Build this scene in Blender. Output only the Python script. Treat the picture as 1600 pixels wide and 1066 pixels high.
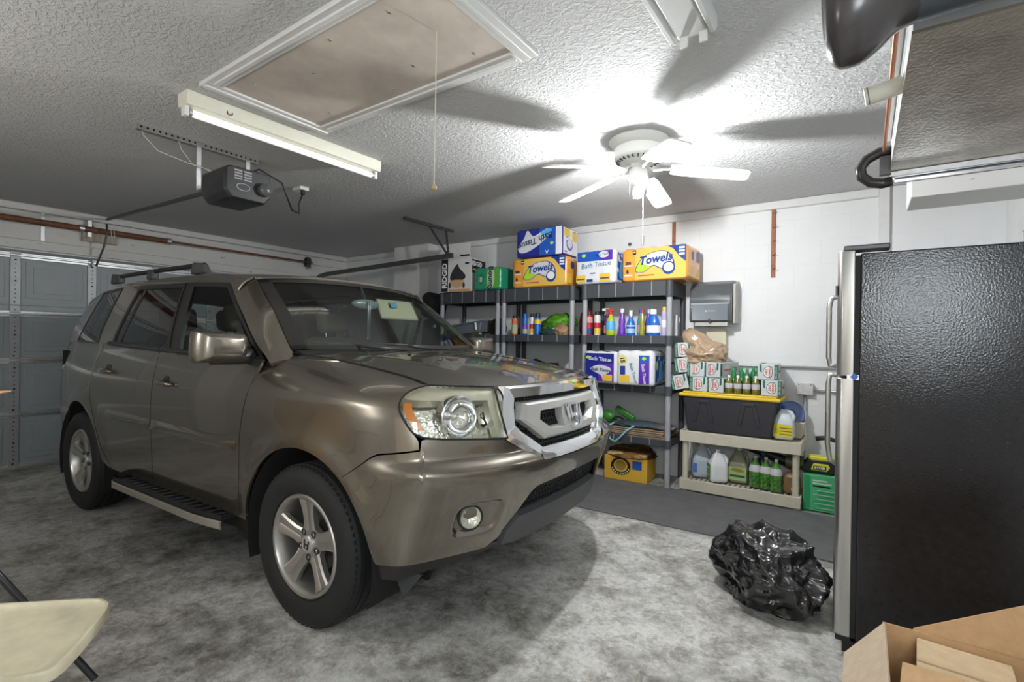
import bpy, bmesh, math, random
import numpy as np
from mathutils import Vector, Matrix, Euler
random.seed(7); np.random.seed(7)
for o in list(bpy.data.objects): bpy.data.objects.remove(o, do_unlink=True)
SC = bpy.context.scene
COL = SC.collection
PI = math.pi
R = math.radians

# ------------------------------------------------------------------ camera
cam_d = bpy.data.cameras.new('camera'); cam = bpy.data.objects.new('camera', cam_d); COL.objects.link(cam)
cam_d.sensor_width = 36.0; cam_d.lens = 36.0 * 783.0 / 1600.0; cam_d.clip_start = 0.05
_y, _p, _r = R(35.0), R(-0.1), R(0.8)
_f = Vector((-math.sin(_y) * math.cos(_p), math.cos(_y) * math.cos(_p), math.sin(_p)))
_rt = Vector((math.cos(_y), math.sin(_y), 0)); _up = _rt.cross(_f)
_rt2 = _rt * math.cos(_r) + _up * math.sin(_r); _up2 = -_rt * math.sin(_r) + _up * math.cos(_r)
_m = Matrix((_rt2, _up2, -_f)).transposed().to_4x4(); _m.translation = (0, 0, 1.34)
cam.matrix_world = _m
SC.camera = cam

# ------------------------------------------------------------------ world, lights, exposure
world = bpy.data.worlds.new('world'); SC.world = world; world.use_nodes = True
world.node_tree.nodes['Background'].inputs[0].default_value = (0.9, 0.95, 1.0, 1)
world.node_tree.nodes['Background'].inputs[1].default_value = 0.10
SC.view_settings.view_transform = 'Standard'; SC.view_settings.look = 'None'
SC.view_settings.gamma = 1.0; SC.view_settings.use_curve_mapping = False
SC.view_settings.exposure = 0.55

FAN = (-1.18, 3.05)
def lamp(name, kind, loc, energy, color=(1, 1, 1), size=0.05, rot=(0, 0, 0), size_y=None):
    d = bpy.data.lights.new(name, kind); d.energy = energy; d.color = color
    if kind == 'AREA':
        d.size = size
        if size_y: d.shape = 'RECTANGLE'; d.size_y = size_y
    else: d.shadow_soft_size = size
    o = bpy.data.objects.new(name, d); o.location = loc; o.rotation_euler = rot; COL.objects.link(o)
    return o
# added warm fill behind the photographer, set in the unseen doorway opening
lamp('warm_fill_light', 'AREA', (-0.6, -0.93, 1.25), 5, (1.0, 0.86, 0.70), 1.6, (R(90), 0, 0), 2.0)
# added cool fill behind the photographer, placed by the highlight on the refrigerator side
lamp('cool_fill_light', 'AREA', (0.36, -0.93, 1.78), 21, (0.88, 0.95, 1.0), 0.62, (R(90), 0, 0), 0.80)
# ------------------------------------------------------------------ materials
MATS = {}
def nodes_of(m): return m.node_tree.nodes, m.node_tree.links
def mat(name, col=(0.8, 0.8, 0.8), rough=0.5, metal=0.0, coat=0.0, var=0.0, vscale=6.0, bump=0.0, bscale=40.0, emit=0.0, spec=0.5, ecol=None, aniso=False):
    if name in MATS: return MATS[name]
    m = bpy.data.materials.new(name); m.use_nodes = True
    N, L = nodes_of(m); b = N['Principled BSDF']
    b.inputs['Base Color'].default_value = (*col, 1); b.inputs['Roughness'].default_value = rough
    b.inputs['Metallic'].default_value = metal; b.inputs['Coat Weight'].default_value = coat
    b.inputs['Coat Roughness'].default_value = 0.04; b.inputs['Specular IOR Level'].default_value = spec
    if emit: 
        b.inputs['Emission Color'].default_value = (*(ecol or col), 1); b.inputs['Emission Strength'].default_value = emit
    tc = None
    if var or bump: tc = N.new('ShaderNodeTexCoord')
    if var:
        n = N.new('ShaderNodeTexNoise'); n.inputs['Scale'].default_value = vscale; n.inputs['Detail'].default_value = 6; n.inputs['Roughness'].default_value = 0.65
        L.new(tc.outputs['Object'], n.inputs['Vector'])
        r = N.new('ShaderNodeValToRGB'); r.color_ramp.elements[0].position = 0.3; r.color_ramp.elements[1].position = 0.7
        r.color_ramp.elements[0].color = (*[max(0, c * (1 - var)) for c in col], 1); r.color_ramp.elements[1].color = (*[min(1, c * (1 + var)) for c in col], 1)
        L.new(n.outputs['Fac'], r.inputs['Fac']); L.new(r.outputs['Color'], b.inputs['Base Color'])
    if bump:
        n2 = N.new('ShaderNodeTexNoise'); n2.inputs['Scale'].default_value = bscale; n2.inputs['Detail'].default_value = 4
        L.new(tc.outputs['Object'], n2.inputs['Vector'])
        bp = N.new('ShaderNodeBump'); bp.inputs['Strength'].default_value = bump; bp.inputs['Distance'].default_value = 0.01
        L.new(n2.outputs['Fac'], bp.inputs['Height']); L.new(bp.outputs['Normal'], b.inputs['Normal'])
    MATS[name] = m
    return m
def glass(name, tint=(0.9, 0.95, 0.93), refl=1.5, rough=0.0, k=1.0):
    if name in MATS: return MATS[name]
    m = bpy.data.materials.new(name); m.use_nodes = True; N, L = nodes_of(m)
    N.remove(N['Principled BSDF'])
    t = N.new('ShaderNodeBsdfTransparent'); t.inputs['Color'].default_value = (*tint, 1)
    g = N.new('ShaderNodeBsdfGlossy'); g.inputs['Roughness'].default_value = rough; g.inputs['Color'].default_value = (1, 1, 1, 1)
    fr = N.new('ShaderNodeFresnel'); fr.inputs['IOR'].default_value = refl
    mx = N.new('ShaderNodeMixShader'); ml = N.new('ShaderNodeMath'); ml.operation = 'MULTIPLY'; ml.inputs[1].default_value = k; L.new(fr.outputs[0], ml.inputs[0]); L.new(ml.outputs[0], mx.inputs[0]); L.new(t.outputs[0], mx.inputs[1]); L.new(g.outputs[0], mx.inputs[2])
    L.new(mx.outputs[0], N['Material Output'].inputs['Surface'])
    MATS[name] = m; return m

def concrete_mat():
    m = bpy.data.materials.new('stained_concrete'); m.use_nodes = True; N, L = nodes_of(m); b = N['Principled BSDF']
    tc = N.new('ShaderNodeTexCoord')
    def noise(scale, detail=8, rough=0.65, dist=0.0):
        n = N.new('ShaderNodeTexNoise'); n.inputs['Scale'].default_value = scale; n.inputs['Detail'].default_value = detail
        n.inputs['Roughness'].default_value = rough; n.inputs['Distortion'].default_value = dist; L.new(tc.outputs['Object'], n.inputs['Vector']); return n
    def ramp(src, stops):
        r = N.new('ShaderNodeValToRGB'); L.new(src, r.inputs['Fac'])
        e = r.color_ramp.elements
        while len(e) < len(stops): e.new(0.5)
        for k, (p, c) in enumerate(stops): e[k].position = p; e[k].color = (*c, 1)
        return r
    def mix(kind, fac, a, bb):
        x = N.new('ShaderNodeMix'); x.data_type = 'RGBA'; x.blend_type = kind
        if isinstance(fac, float): x.inputs[0].default_value = fac
        else: L.new(fac, x.inputs[0])
        L.new(a, x.inputs[6]); L.new(bb, x.inputs[7]); return x.outputs[2]
    base = ramp(noise(1.1, 12, 0.74, 0.15).outputs['Fac'], [(0.36, (0.30, 0.295, 0.27)), (0.45, (0.52, 0.52, 0.50)), (0.53, (0.76, 0.76, 0.74)), (0.66, (0.86, 0.855, 0.84))])
    stain = ramp(noise(2.7, 14, 0.8, 0.25).outputs['Fac'], [(0.38, (0.30, 0.28, 0.24)), (0.53, (1, 1, 1))])
    c = mix('MULTIPLY', 0.8, base.outputs['Color'], stain.outputs['Color'])
    spots = ramp(noise(8.5, 15, 0.82, 0.3).outputs['Fac'], [(0.42, (0.50, 0.48, 0.43)), (0.50, (1, 1, 1))])
    c = mix('MULTIPLY', 0.7, c, spots.outputs['Color'])
    fine = ramp(noise(38, 8, 0.75, 0.4).outputs['Fac'], [(0.35, (0.62, 0.61, 0.58)), (0.6, (1, 1, 1))])
    c = mix('MULTIPLY', 0.75, c, fine.outputs['Color'])
    drops = N.new('ShaderNodeTexVoronoi'); drops.inputs['Scale'].default_value = 7.0; drops.inputs['Randomness'].default_value = 1.0
    L.new(tc.outputs['Object'], drops.inputs['Vector'])
    dr = ramp(drops.outputs['Distance'], [(0.05, (0.30, 0.28, 0.24)), (0.11, (1, 1, 1))])
    msk = ramp(noise(0.9, 3).outputs['Fac'], [(0.52, (0, 0, 0)), (0.6, (0.8, 0.8, 0.8))])
    c = mix('MULTIPLY', msk.outputs['Color'], c, dr.outputs['Color'])
    # oil-darkened zone under the car (a stain with a shape of its own)
    sep = N.new('ShaderNodeSeparateXYZ'); L.new(tc.outputs['Object'], sep.inputs[0])
    L.new(c, b.inputs['Base Color'])
    rr = ramp(noise(5, 6).outputs['Fac'], [(0.3, (0.38, 0.38, 0.38)), (0.7, (0.62, 0.62, 0.62))]); L.new(rr.outputs['Color'], b.inputs['Roughness'])
    bp = N.new('ShaderNodeBump'); bp.inputs['Strength'].default_value = 0.25; bp.inputs['Distance'].default_value = 0.004
    L.new(noise(60, 8, 0.7).outputs['Fac'], bp.inputs['Height']); L.new(bp.outputs['Normal'], b.inputs['Normal'])
    MATS['concrete'] = m; return m

def ceiling_mat():
    m = bpy.data.materials.new('knockdown_ceiling'); m.use_nodes = True; N, L = nodes_of(m); b = N['Principled BSDF']
    tc = N.new('ShaderNodeTexCoord')
    b.inputs['Base Color'].default_value = (0.60, 0.605, 0.605, 1); b.inputs['Roughness'].default_value = 0.8
    n = N.new('ShaderNodeTexNoise'); n.inputs['Scale'].default_value = 34; n.inputs['Detail'].default_value = 3; n.inputs['Roughness'].default_value = 0.55; n.inputs['Distortion'].default_value = 0.9
    mp = N.new('ShaderNodeMapping'); mp.inputs['Scale'].default_value = (1.0, 1.35, 1); mp.inputs['Rotation'].default_value = (0, 0, R(20))
    L.new(tc.outputs['Object'], mp.inputs[0]); L.new(mp.outputs[0], n.inputs['Vector'])
    r = N.new('ShaderNodeValToRGB'); r.color_ramp.elements[0].position = 0.44; r.color_ramp.elements[1].position = 0.60
    L.new(n.outputs['Fac'], r.inputs['Fac'])
    bp = N.new('ShaderNodeBump'); bp.inputs['Strength'].default_value = 0.55; bp.inputs['Distance'].default_value = 0.008
    L.new(r.outputs['Color'], bp.inputs['Height']); L.new(bp.outputs['Normal'], b.inputs['Normal'])
    MATS['ceiling'] = m; return m

def peel_mat():   # old white paint flaking off wood
    m = bpy.data.materials.new('flaking_white_paint'); m.use_nodes = True; N, L = nodes_of(m); b = N['Principled BSDF']
    tc = N.new('ShaderNodeTexCoord'); n = N.new('ShaderNodeTexNoise'); n.inputs['Scale'].default_value = 9; n.inputs['Detail'].default_value = 9; n.inputs['Roughness'].default_value = 0.7
    mp = N.new('ShaderNodeMapping'); mp.inputs['Scale'].default_value = (1, 1, 3.0); L.new(tc.outputs['Object'], mp.inputs[0]); L.new(mp.outputs[0], n.inputs['Vector'])
    r = N.new('ShaderNodeValToRGB'); e = r.color_ramp.elements
    e[0].position = 0.30; e[0].color = (0.16, 0.11, 0.07, 1); e[1].position = 0.36; e[1].color = (0.74, 0.74, 0.72, 1)
    L.new(n.outputs['Fac'], r.inputs['Fac']); L.new(r.outputs['Color'], b.inputs['Base Color']); b.inputs['Roughness'].default_value = 0.6
    MATS['peel'] = m; return m

def brushed(name, col, rough):
    m = mat(name, col, rough, 1.0)
    N, L = nodes_of(m); b = N['Principled BSDF']; tc = N.new('ShaderNodeTexCoord'); mp = N.new('ShaderNodeMapping'); mp.inputs['Scale'].default_value = (300, 300, 3)
    n = N.new('ShaderNodeTexNoise'); n.inputs['Scale'].default_value = 1.0; n.inputs['Detail'].default_value = 3
    L.new(tc.outputs['Object'], mp.inputs[0]); L.new(mp.outputs[0], n.inputs['Vector'])
    r = N.new('ShaderNodeValToRGB'); r.color_ramp.elements[0].color = (rough * .7,) * 3 + (1,); r.color_ramp.elements[1].color = (min(1, rough * 1.4),) * 3 + (1,)
    L.new(n.outputs['Fac'], r.inputs['Fac']); L.new(r.outputs['Color'], b.inputs['Roughness']); return m

def cardboard(name, col=(0.56, 0.36, 0.19)):
    m = mat(name, col, 0.8, var=0.10, vscale=30); N, L = nodes_of(m); b = N['Principled BSDF']
    tc = N.new('ShaderNodeTexCoord'); w = N.new('ShaderNodeTexWave'); w.inputs['Scale'].default_value = 60; w.inputs['Distortion'].default_value = 0.5
    L.new(tc.outputs['Object'], w.inputs['Vector']); bp = N.new('ShaderNodeBump'); bp.inputs['Strength'].default_value = 0.06; bp.inputs['Distance'].default_value = 0.002
    L.new(w.outputs['Color'], bp.inputs['Height']); L.new(bp.outputs['Normal'], b.inputs['Normal']); return m

# ------------------------------------------------------------------ mesh helpers
class MB:
    def __init__(s): s.v = []; s.f = []
    def add(s, vs, fs):
        n = len(s.v); s.v += [tuple(map(float, p)) for p in vs]; s.f += [tuple(i + n for i in f) for f in fs]; return s
    def box(s, lo, hi, M_=None):
        x0, y0, z0 = lo; x1, y1, z1 = hi
        vs = [(x0, y0, z0), (x1, y0, z0), (x1, y1, z0), (x0, y1, z0), (x0, y0, z1), (x1, y0, z1), (x1, y1, z1), (x0, y1, z1)]
        if M_ is not None: vs = [M_ @ Vector(p) for p in vs]
        return s.add(vs, [(3, 2, 1, 0), (4, 5, 6, 7), (0, 1, 5, 4), (1, 2, 6, 5), (2, 3, 7, 6), (3, 0, 4, 7)])
    def cbox(s, c, d, rot=None):
        M_ = Matrix.Translation(c) @ (Euler(rot).to_matrix().to_4x4() if rot else Matrix.Identity(4))
        return s.box((-d[0] / 2, -d[1] / 2, -d[2] / 2), (d[0] / 2, d[1] / 2, d[2] / 2), M_)
    def lathe(s, prof, n=24, M_=None, a0=0.0, a1=2 * PI, cap=False):   # prof: (r, h) about +Z
        full = abs(a1 - a0 - 2 * PI) < 1e-6; k = n if full else n + 1; vs = []
        for r, h in prof:
            for i in range(k):
                a = a0 + (a1 - a0) * i / n; vs.append(Vector((r * math.cos(a), r * math.sin(a), h)))
        fs = []
        for j in range(len(prof) - 1):
            for i in range(n):
                i2 = (i + 1) % k if full else i + 1
                fs.append((j * k + i, j * k + i2, (j + 1) * k + i2, (j + 1) * k + i))
        if cap and full:
            if prof[0][0] > 1e-5: fs.append(tuple(range(k - 1, -1, -1)))
            if prof[-1][0] > 1e-5: fs.append(tuple((len(prof) - 1) * k + i for i in range(k)))
        if M_ is not None: vs = [M_ @ p for p in vs]
        return s.add(vs, fs)
    def cyl(s, a, b, r, n=16, r2=None):
        a = Vector(a); b = Vector(b); d = b - a; M_ = Matrix.Translation(a) @ d.to_track_quat('Z', 'Y').to_matrix().to_4x4()
        return s.lathe([(r, 0), (r2 if r2 is not None else r, d.length)], n, M_, cap=True)
    def tube(s, pts, r, n=10, closed=False):
        pts = [Vector(p) for p in pts]; m = len(pts); rs = r if isinstance(r, (list, tuple)) else [r] * m
        vs = []; up = None
        for i in range(m):
            if closed: t = pts[(i + 1) % m] - pts[i - 1]
            else: t = pts[min(i + 1, m - 1)] - pts[max(i - 1, 0)]
            t.normalize()
            if up is None: up = t.orthogonal().normalized()
            up = (up - t * up.dot(t)); up = up.normalized() if up.length > 1e-6 else t.orthogonal().normalized()
            w = t.cross(up)
            for k in range(n):
                a = 2 * PI * k / n; vs.append(pts[i] + (up * math.cos(a) + w * math.sin(a)) * rs[i])
        fs = []
        for i in range(m if closed else m - 1):
            j = (i + 1) % m
            for k in range(n): fs.append((i * n + k, i * n + (k + 1) % n, j * n + (k + 1) % n, j * n + k))
        if not closed: fs += [tuple(range(n - 1, -1, -1)), tuple((m - 1) * n + k for k in range(n))]
        return s.add(vs, fs)
    def prism(s, poly, h0, h1, M_=None):       # 2-D polygon (x, y) extruded along z
        n = len(poly); vs = [Vector((x, y, h0)) for x, y in poly] + [Vector((x, y, h1)) for x, y in poly]
        if M_ is not None: vs = [M_ @ p for p in vs]
        return s.add(vs, [tuple(range(n - 1, -1, -1)), tuple(range(n, 2 * n))] + [(i, (i + 1) % n, n + (i + 1) % n, n + i) for i in range(n)])
    def grid(s, P):
        P = np.asarray(P, float); a, b = P.shape[:2]
        return s.add(P.reshape(-1, 3).tolist(), [(i * b + j, (i + 1) * b + j, (i + 1) * b + j + 1, i * b + j + 1) for i in range(a - 1) for j in range(b - 1)])
    def ellipsoid(s, c, r, nu=16, nv=10, M_=None):
        pr = [(math.sin(PI * j / nv), -math.cos(PI * j / nv)) for j in range(nv + 1)]
        T = Matrix.Translation(c) @ (M_ if M_ is not None else Matrix.Identity(4)) @ Matrix.Diagonal((*r, 1))
        return s.lathe([(max(p[0], 1e-4), p[1]) for p in pr], nu, T)
    def build(s, name, m, parent=None, smooth=False, bevel=0.0, seg=2, angle=40, sub=0, loc=None, rot=None, label=None):
        me = bpy.data.meshes.new(name); me.from_pydata(s.v, [], s.f); me.validate(); me.update()
        return mesh_obj(name, me, m, parent, smooth, bevel, seg, angle, sub, loc, rot, label)
def mesh_obj(name, me, m, parent=None, smooth=False, bevel=0.0, seg=2, angle=40, sub=0, loc=None, rot=None, label=None):
    o = bpy.data.objects.new(name, me); COL.objects.link(o)
    if m is not None: me.materials.append(m if not isinstance(m, str) else MATS[m])
    if smooth:
        if smooth == 'auto':
            me.polygons.foreach_set('use_smooth', [True] * len(me.polygons)); me.set_sharp_from_angle(angle=R(angle))
        else: me.polygons.foreach_set('use_smooth', [True] * len(me.polygons))
    if bevel:
        b = o.modifiers.new('bevel', 'BEVEL'); b.width = bevel; b.segments = seg; b.limit_method = 'ANGLE'; b.angle_limit = R(35); b.harden_normals = False
        me.polygons.foreach_set('use_smooth', [True] * len(me.polygons)); me.set_sharp_from_angle(angle=R(angle))
    if sub:
        d = o.modifiers.new('sub', 'SUBSURF'); d.levels = sub; d.render_levels = sub
    if parent is not None: o.parent = parent
    if loc is not None: o.location = loc
    if rot is not None: o.rotation_euler = rot
    if label: o['label'] = label
    return o
def thing(name, label, cat, loc=(0, 0, 0), rot=(0, 0, 0), group=None):
    o = bpy.data.objects.new(name, None); COL.objects.link(o); o.location = loc; o.rotation_euler = rot; o.empty_display_size = 0.1
    o['label'] = label; o['category'] = cat
    if group: o['group'] = group
    return o
def tag(o, label, cat, group=None):
    o['label'] = label; o['category'] = cat
    if group: o['group'] = group
    return o
def struct(o, label=None, cat=None):
    o['kind'] = 'structure'
    if label: o['label'] = label
    if cat: o['category'] = cat
    return o
def copy_tree(o, parent=None):
    c = o.copy(); COL.objects.link(c); c.parent = parent
    for ch in list(o.children): copy_tree(ch, c)
    return c
_TX = {}
def text_mesh(s, size, extrude=0.0006, bold=0.0, shear=0.0, align='CENTER', sx=1.0):
    cu = bpy.data.curves.new('t', 'FONT'); cu.body = s; cu.size = size; cu.extrude = extrude; cu.offset = bold; cu.shear = shear; cu.align_x = align; cu.align_y = 'CENTER'; cu.resolution_u = 2
    o = bpy.data.objects.new('t', cu); COL.objects.link(o); bpy.context.view_layer.update()
    me = bpy.data.meshes.new_from_object(o.evaluated_get(bpy.context.evaluated_depsgraph_get()))
    bpy.data.objects.remove(o, do_unlink=True); bpy.data.curves.remove(cu)
    if sx != 1.0:
        for v in me.vertices: v.co.x *= sx
    return me
def lettering(s, size, m, parent, loc, rot=(R(90), 0, 0), **k):
    me = text_mesh(s, size, **k); me.name = 'lettering'; me.materials.clear()
    return mesh_obj('lettering', me, m, parent, loc=loc, rot=rot)
def blob2d(pts, n=6):      # closed smooth outline through control points
    out = []; m = len(pts)
    for i in range(m):
        p0, p1, p2, p3 = [np.array(pts[(i + k - 1) % m], float) for k in range(4)]
        for j in range(n):
            t = j / n; out.append(tuple(0.5 * ((2 * p1) + (-p0 + p2) * t + (2 * p0 - 5 * p1 + 4 * p2 - p3) * t * t + (-p0 + 3 * p1 - 3 * p2 + p3) * t ** 3)))
    return out
def ellipse2d(cx, cy, rx, ry, n=28): return [(cx + rx * math.cos(2 * PI * i / n), cy + ry * math.sin(2 * PI * i / n)) for i in range(n)]
FR = {'front': lambda d: (Matrix.Translation((0, -d, 0)) @ Euler((R(90), 0, 0)).to_matrix().to_4x4()),
      'right': lambda d: (Matrix.Translation((d, 0, 0)) @ Euler((R(90), 0, R(90))).to_matrix().to_4x4()),
      'left': lambda d: (Matrix.Translation((-d, 0, 0)) @ Euler((R(90), 0, R(-90))).to_matrix().to_4x4()),
      'top': lambda d: Matrix.Translation((0, 0, d))}
def print_on(parent, face, dist, poly, m, lift=0.0015, name='print'):
    b = MB(); b.prism(poly, lift - 0.001, lift, FR[face](dist)); return b.build(name, m, parent)
def text_on(parent, face, dist, s, size, u, v, m, lift=0.003, spin=0.0, **k):
    M_ = FR[face](dist) @ Matrix.Translation((u, v, lift)) @ Euler((0, 0, spin)).to_matrix().to_4x4()
    me = text_mesh(s, size, **k); me.transform(M_); me.materials.clear(); return mesh_obj('lettering', me, m, parent)
def rect2d(u0, v0, u1, v1): return [(u0, v0), (u1, v0), (u1, v1), (u0, v1)]
def pchip(xs, ys):
    xs = np.asarray(xs, float); ys = np.asarray(ys, float); h = np.diff(xs); d = np.diff(ys) / h; m = np.zeros(len(xs))
    for i in range(1, len(xs) - 1):
        if d[i - 1] * d[i] > 0:
            w1 = 2 * h[i] + h[i - 1]; w2 = h[i] + 2 * h[i - 1]; m[i] = (w1 + w2) / (w1 / d[i - 1] + w2 / d[i])
    m[0] = d[0]; m[-1] = d[-1]
    def f(x):
        x = np.clip(x, xs[0], xs[-1]); i = np.clip(np.searchsorted(xs, x) - 1, 0, len(xs) - 2); t = (x - xs[i]) / h[i]
        return ys[i] * (2 * t ** 3 - 3 * t ** 2 + 1) + h[i] * m[i] * (t ** 3 - 2 * t ** 2 + t) + ys[i + 1] * (-2 * t ** 3 + 3 * t ** 2) + h[i] * m[i + 1] * (t ** 3 - t ** 2)
    return f
def spl(xs, ys):          # natural cubic spline
    xs = np.asarray(xs, float); ys = np.asarray(ys, float); n = len(xs); h = np.diff(xs)
    A = np.eye(n); b = np.zeros(n)
    for i in range(1, n - 1):
        A[i, i - 1:i + 2] = [h[i - 1], 2 * (h[i - 1] + h[i]), h[i]]; b[i] = 6 * ((ys[i + 1] - ys[i]) / h[i] - (ys[i] - ys[i - 1]) / h[i - 1])
    c = np.linalg.solve(A, b)
    def f(x):
        x = np.clip(x, xs[0], xs[-1]); i = np.clip(np.searchsorted(xs, x) - 1, 0, n - 2); a = (xs[i + 1] - x) / h[i]; t = (x - xs[i]) / h[i]
        return a * ys[i] + t * ys[i + 1] + ((a ** 3 - a) * c[i] + (t ** 3 - t) * c[i + 1]) * h[i] ** 2 / 6
    return f

# the palette
concrete_mat(); ceiling_mat(); peel_mat()
white_wall = mat('white_wall_paint', (0.80, 0.81, 0.815), 0.55, var=0.03, vscale=3, bump=0.12, bscale=60)
white_trim = mat('white_trim_paint', (0.74, 0.74, 0.73), 0.45, var=0.04, vscale=8)
white_pl = mat('white_enamel', (0.78, 0.78, 0.76), 0.35)
black_pl = mat('black_plastic', (0.018, 0.019, 0.021), 0.45)
black_rub = mat('black_rubber', (0.015, 0.016, 0.017), 0.75)
grey_pl = mat('shelf_charcoal_plastic', (0.055, 0.06, 0.068), 0.55, bump=0.1, bscale=120)
post_gr = mat('shelf_post_grey', (0.36, 0.37, 0.40), 0.45)
chrome = mat('chrome', (0.86, 0.87, 0.9), 0.06, 1.0)
steel = mat('galvanised_steel', (0.62, 0.63, 0.64), 0.38, 0.9, var=0.12, vscale=20)
dsteel = mat('dark_steel', (0.13, 0.13, 0.135), 0.45, 0.7)
rust = mat('rusty_brown_steel', (0.20, 0.085, 0.05), 0.6, 0.2, var=0.3, vscale=12)
copper = mat('copper_pipe', (0.42, 0.17, 0.08), 0.4, 0.7)
wood_b = mat('brown_wood', (0.33, 0.13, 0.06), 0.6, var=0.25, vscale=14)
ink = mat('dark_navy_ink', (0.012, 0.02, 0.075), 0.4)
blackink = mat('black_ink', (0.012, 0.012, 0.013), 0.4)
whiteink = mat('white_ink', (0.85, 0.85, 0.85), 0.4)
under = mat('underbody_black', (0.012, 0.012, 0.012), 0.9)
# ------------------------------------------------------------------ the room
XL, XR, YB, YF, ZC = -6.80, 0.85, 5.05, -1.0, 2.62
b = MB(); b.box((XL - .3, YF - .3, -.15), (XR + .3, YB + .3, 0)); struct(b.build('floor', MATS['concrete']), 'stained grey concrete garage floor', 'floor')
b = MB(); b.box((XL - .3, YF - .3, ZC), (XR + .3, YB + .3, ZC + .12)); struct(b.build('ceiling', MATS['ceiling']), 'white knockdown textured garage ceiling', 'ceiling')
# back wall of painted concrete blocks, each course standing a hair proud of its joints
b = MB(); b.box((XL - .2, YB + .004, 0), (XR + .2, YB + .2, ZC)); wall_back = struct(b.build('wall_back', white_wall), 'white painted block wall behind the shelves', 'wall')
_bm = {}
for r_ in range(13):
    z0 = r_ * .2035; z1 = min(ZC, z0 + .2035); x = XL - (.2 if r_ % 2 else 0)
    while x < XR - .001:
        x0, x1 = max(x, XL), min(x + .406, XR)
        key = (round(x1 - x0, 3), round(z1 - z0, 3))
        if x1 - x0 > .02 and z1 > z0:
            if key not in _bm:
                mb = MB(); w_, h_ = x1 - x0, z1 - z0; e = .0011
                mb.add([(0, .0014, 0), (w_, .0014, 0), (w_, .0014, h_), (0, .0014, h_), (e, 0, e), (w_ - e, 0, e), (w_ - e, 0, h_ - e), (e, 0, h_ - e)], [(4, 5, 6, 7), (0, 1, 5, 4), (1, 2, 6, 5), (2, 3, 7, 6), (3, 0, 4, 7)])
                me = bpy.data.meshes.new('block'); me.from_pydata(mb.v, [], mb.f); me.materials.append(white_wall); _bm[key] = me
            o = bpy.data.objects.new('block', _bm[key]); COL.objects.link(o); o.parent = wall_back; o.location = (x0, YB, z0)
        x += .406
# right wall with the house door
b = MB(); b.box((XR, YF, 0), (XR + .12, 3.55, ZC)); b.box((XR, 4.52, 0), (XR + .12, YB + .2, ZC)); b.box((XR, 3.55, 2.10), (XR + .12, 4.52, ZC)); struct(b.build('wall_right', white_wall), 'white wall behind the refrigerator', 'wall')
d1 = struct(thing('door_1', 'white panelled house door with white casing beyond the refrigerator', 'door', (XR, 4.035, 0)))
b = MB(); b.box((.05, -.44, .01), (.09, .44, 2.04)); b.build('door_leaf', white_trim, d1, bevel=.004)
for z0, z1 in ((.2, .75), (.85, 1.35), (1.45, 1.92)):
    for y0, y1 in ((-.36, -.05), (.05, .36)):
        b = MB(); b.box((.042, y0, z0), (.05, y1, z1)); b.build('panel', white_trim, d1, bevel=.004)
b = MB(); b.box((-.022, .47, 0), (.002, .57, 2.17)); b.box((-.022, -.57, 0), (.002, -.47, 2.17)); b.box((-.024, -.57, 2.08), (.002, .57, 2.18)); b.build('casing', white_trim, d1, bevel=.004)
b = MB(); b.box((0, .44, 0), (.12, .48, 2.10)); b.box((0, -.48, 0), (.12, -.44, 2.10)); b.box((0, -.48, 2.05), (.12, .48, 2.10)); b.build('jamb', white_trim, d1)
b = MB(); b.box((.0, -.44, 2.035), (.05, .44, 2.05)); b.build('weather_strip', black_rub, d1)
# near wall behind the photographer
b = MB(); b.box((XL - .2, YF - .12, 0), (-1.5, YF, ZC)); b.box((.70, YF - .12, 0), (XR + .2, YF, ZC)); b.box((.20, YF - .12, 0), (.70, YF, 1.36)); b.box((.02, YF - .12, 2.20), (.70, YF, ZC)); b.box((-1.5, YF - .12, 2.28), (.02, YF, ZC)); b.box((.20 - .18, YF - .12, 0), (.20, YF, 1.36)); struct(b.build('wall_front', white_wall), 'white wall behind the photographer', 'wall')
w1 = struct(thing('added_window_1', 'added window around the cool fill lamp behind the photographer', 'window', (.36, YF, 1.78)))  # unseen window, added to frame the cool fill lamp
b = MB()
for a, c in (((-.34, -.10, -.42), (-.31, .02, .42)), ((.31, -.10, -.42), (.34, .02, .42)), ((-.34, -.10, -.42), (.34, .02, -.39)), ((-.34, -.10, .39), (.34, .02, .42))): b.box(a, c)
b.build('window_frame', white_trim, w1, bevel=.003)
MB().box((-.31, -.06, -.39), (.31, -.055, .39)).build('pane', glass('window_pane', (.95, .97, .97), 1.4), w1)
# unseen globe added behind the photographer to brighten the left ceiling and garage door
pl_ = struct(thing('added_fill_globe_1', 'added white globe fill light behind the photographer', 'lamp', (-3.0, -.55, 1.75)))
MB().ellipsoid((0, 0, 0), (.12, .12, .12), 24, 14).build('globe', mat('fill_globe_glow', (1, .97, .92), .5, emit=36, ecol=(1.0, .96, .90)), pl_, smooth=True)
MB().cyl((0, 0, .115), (0, 0, ZC - 1.75), .006, 8).build('cord', black_pl, pl_)
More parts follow.
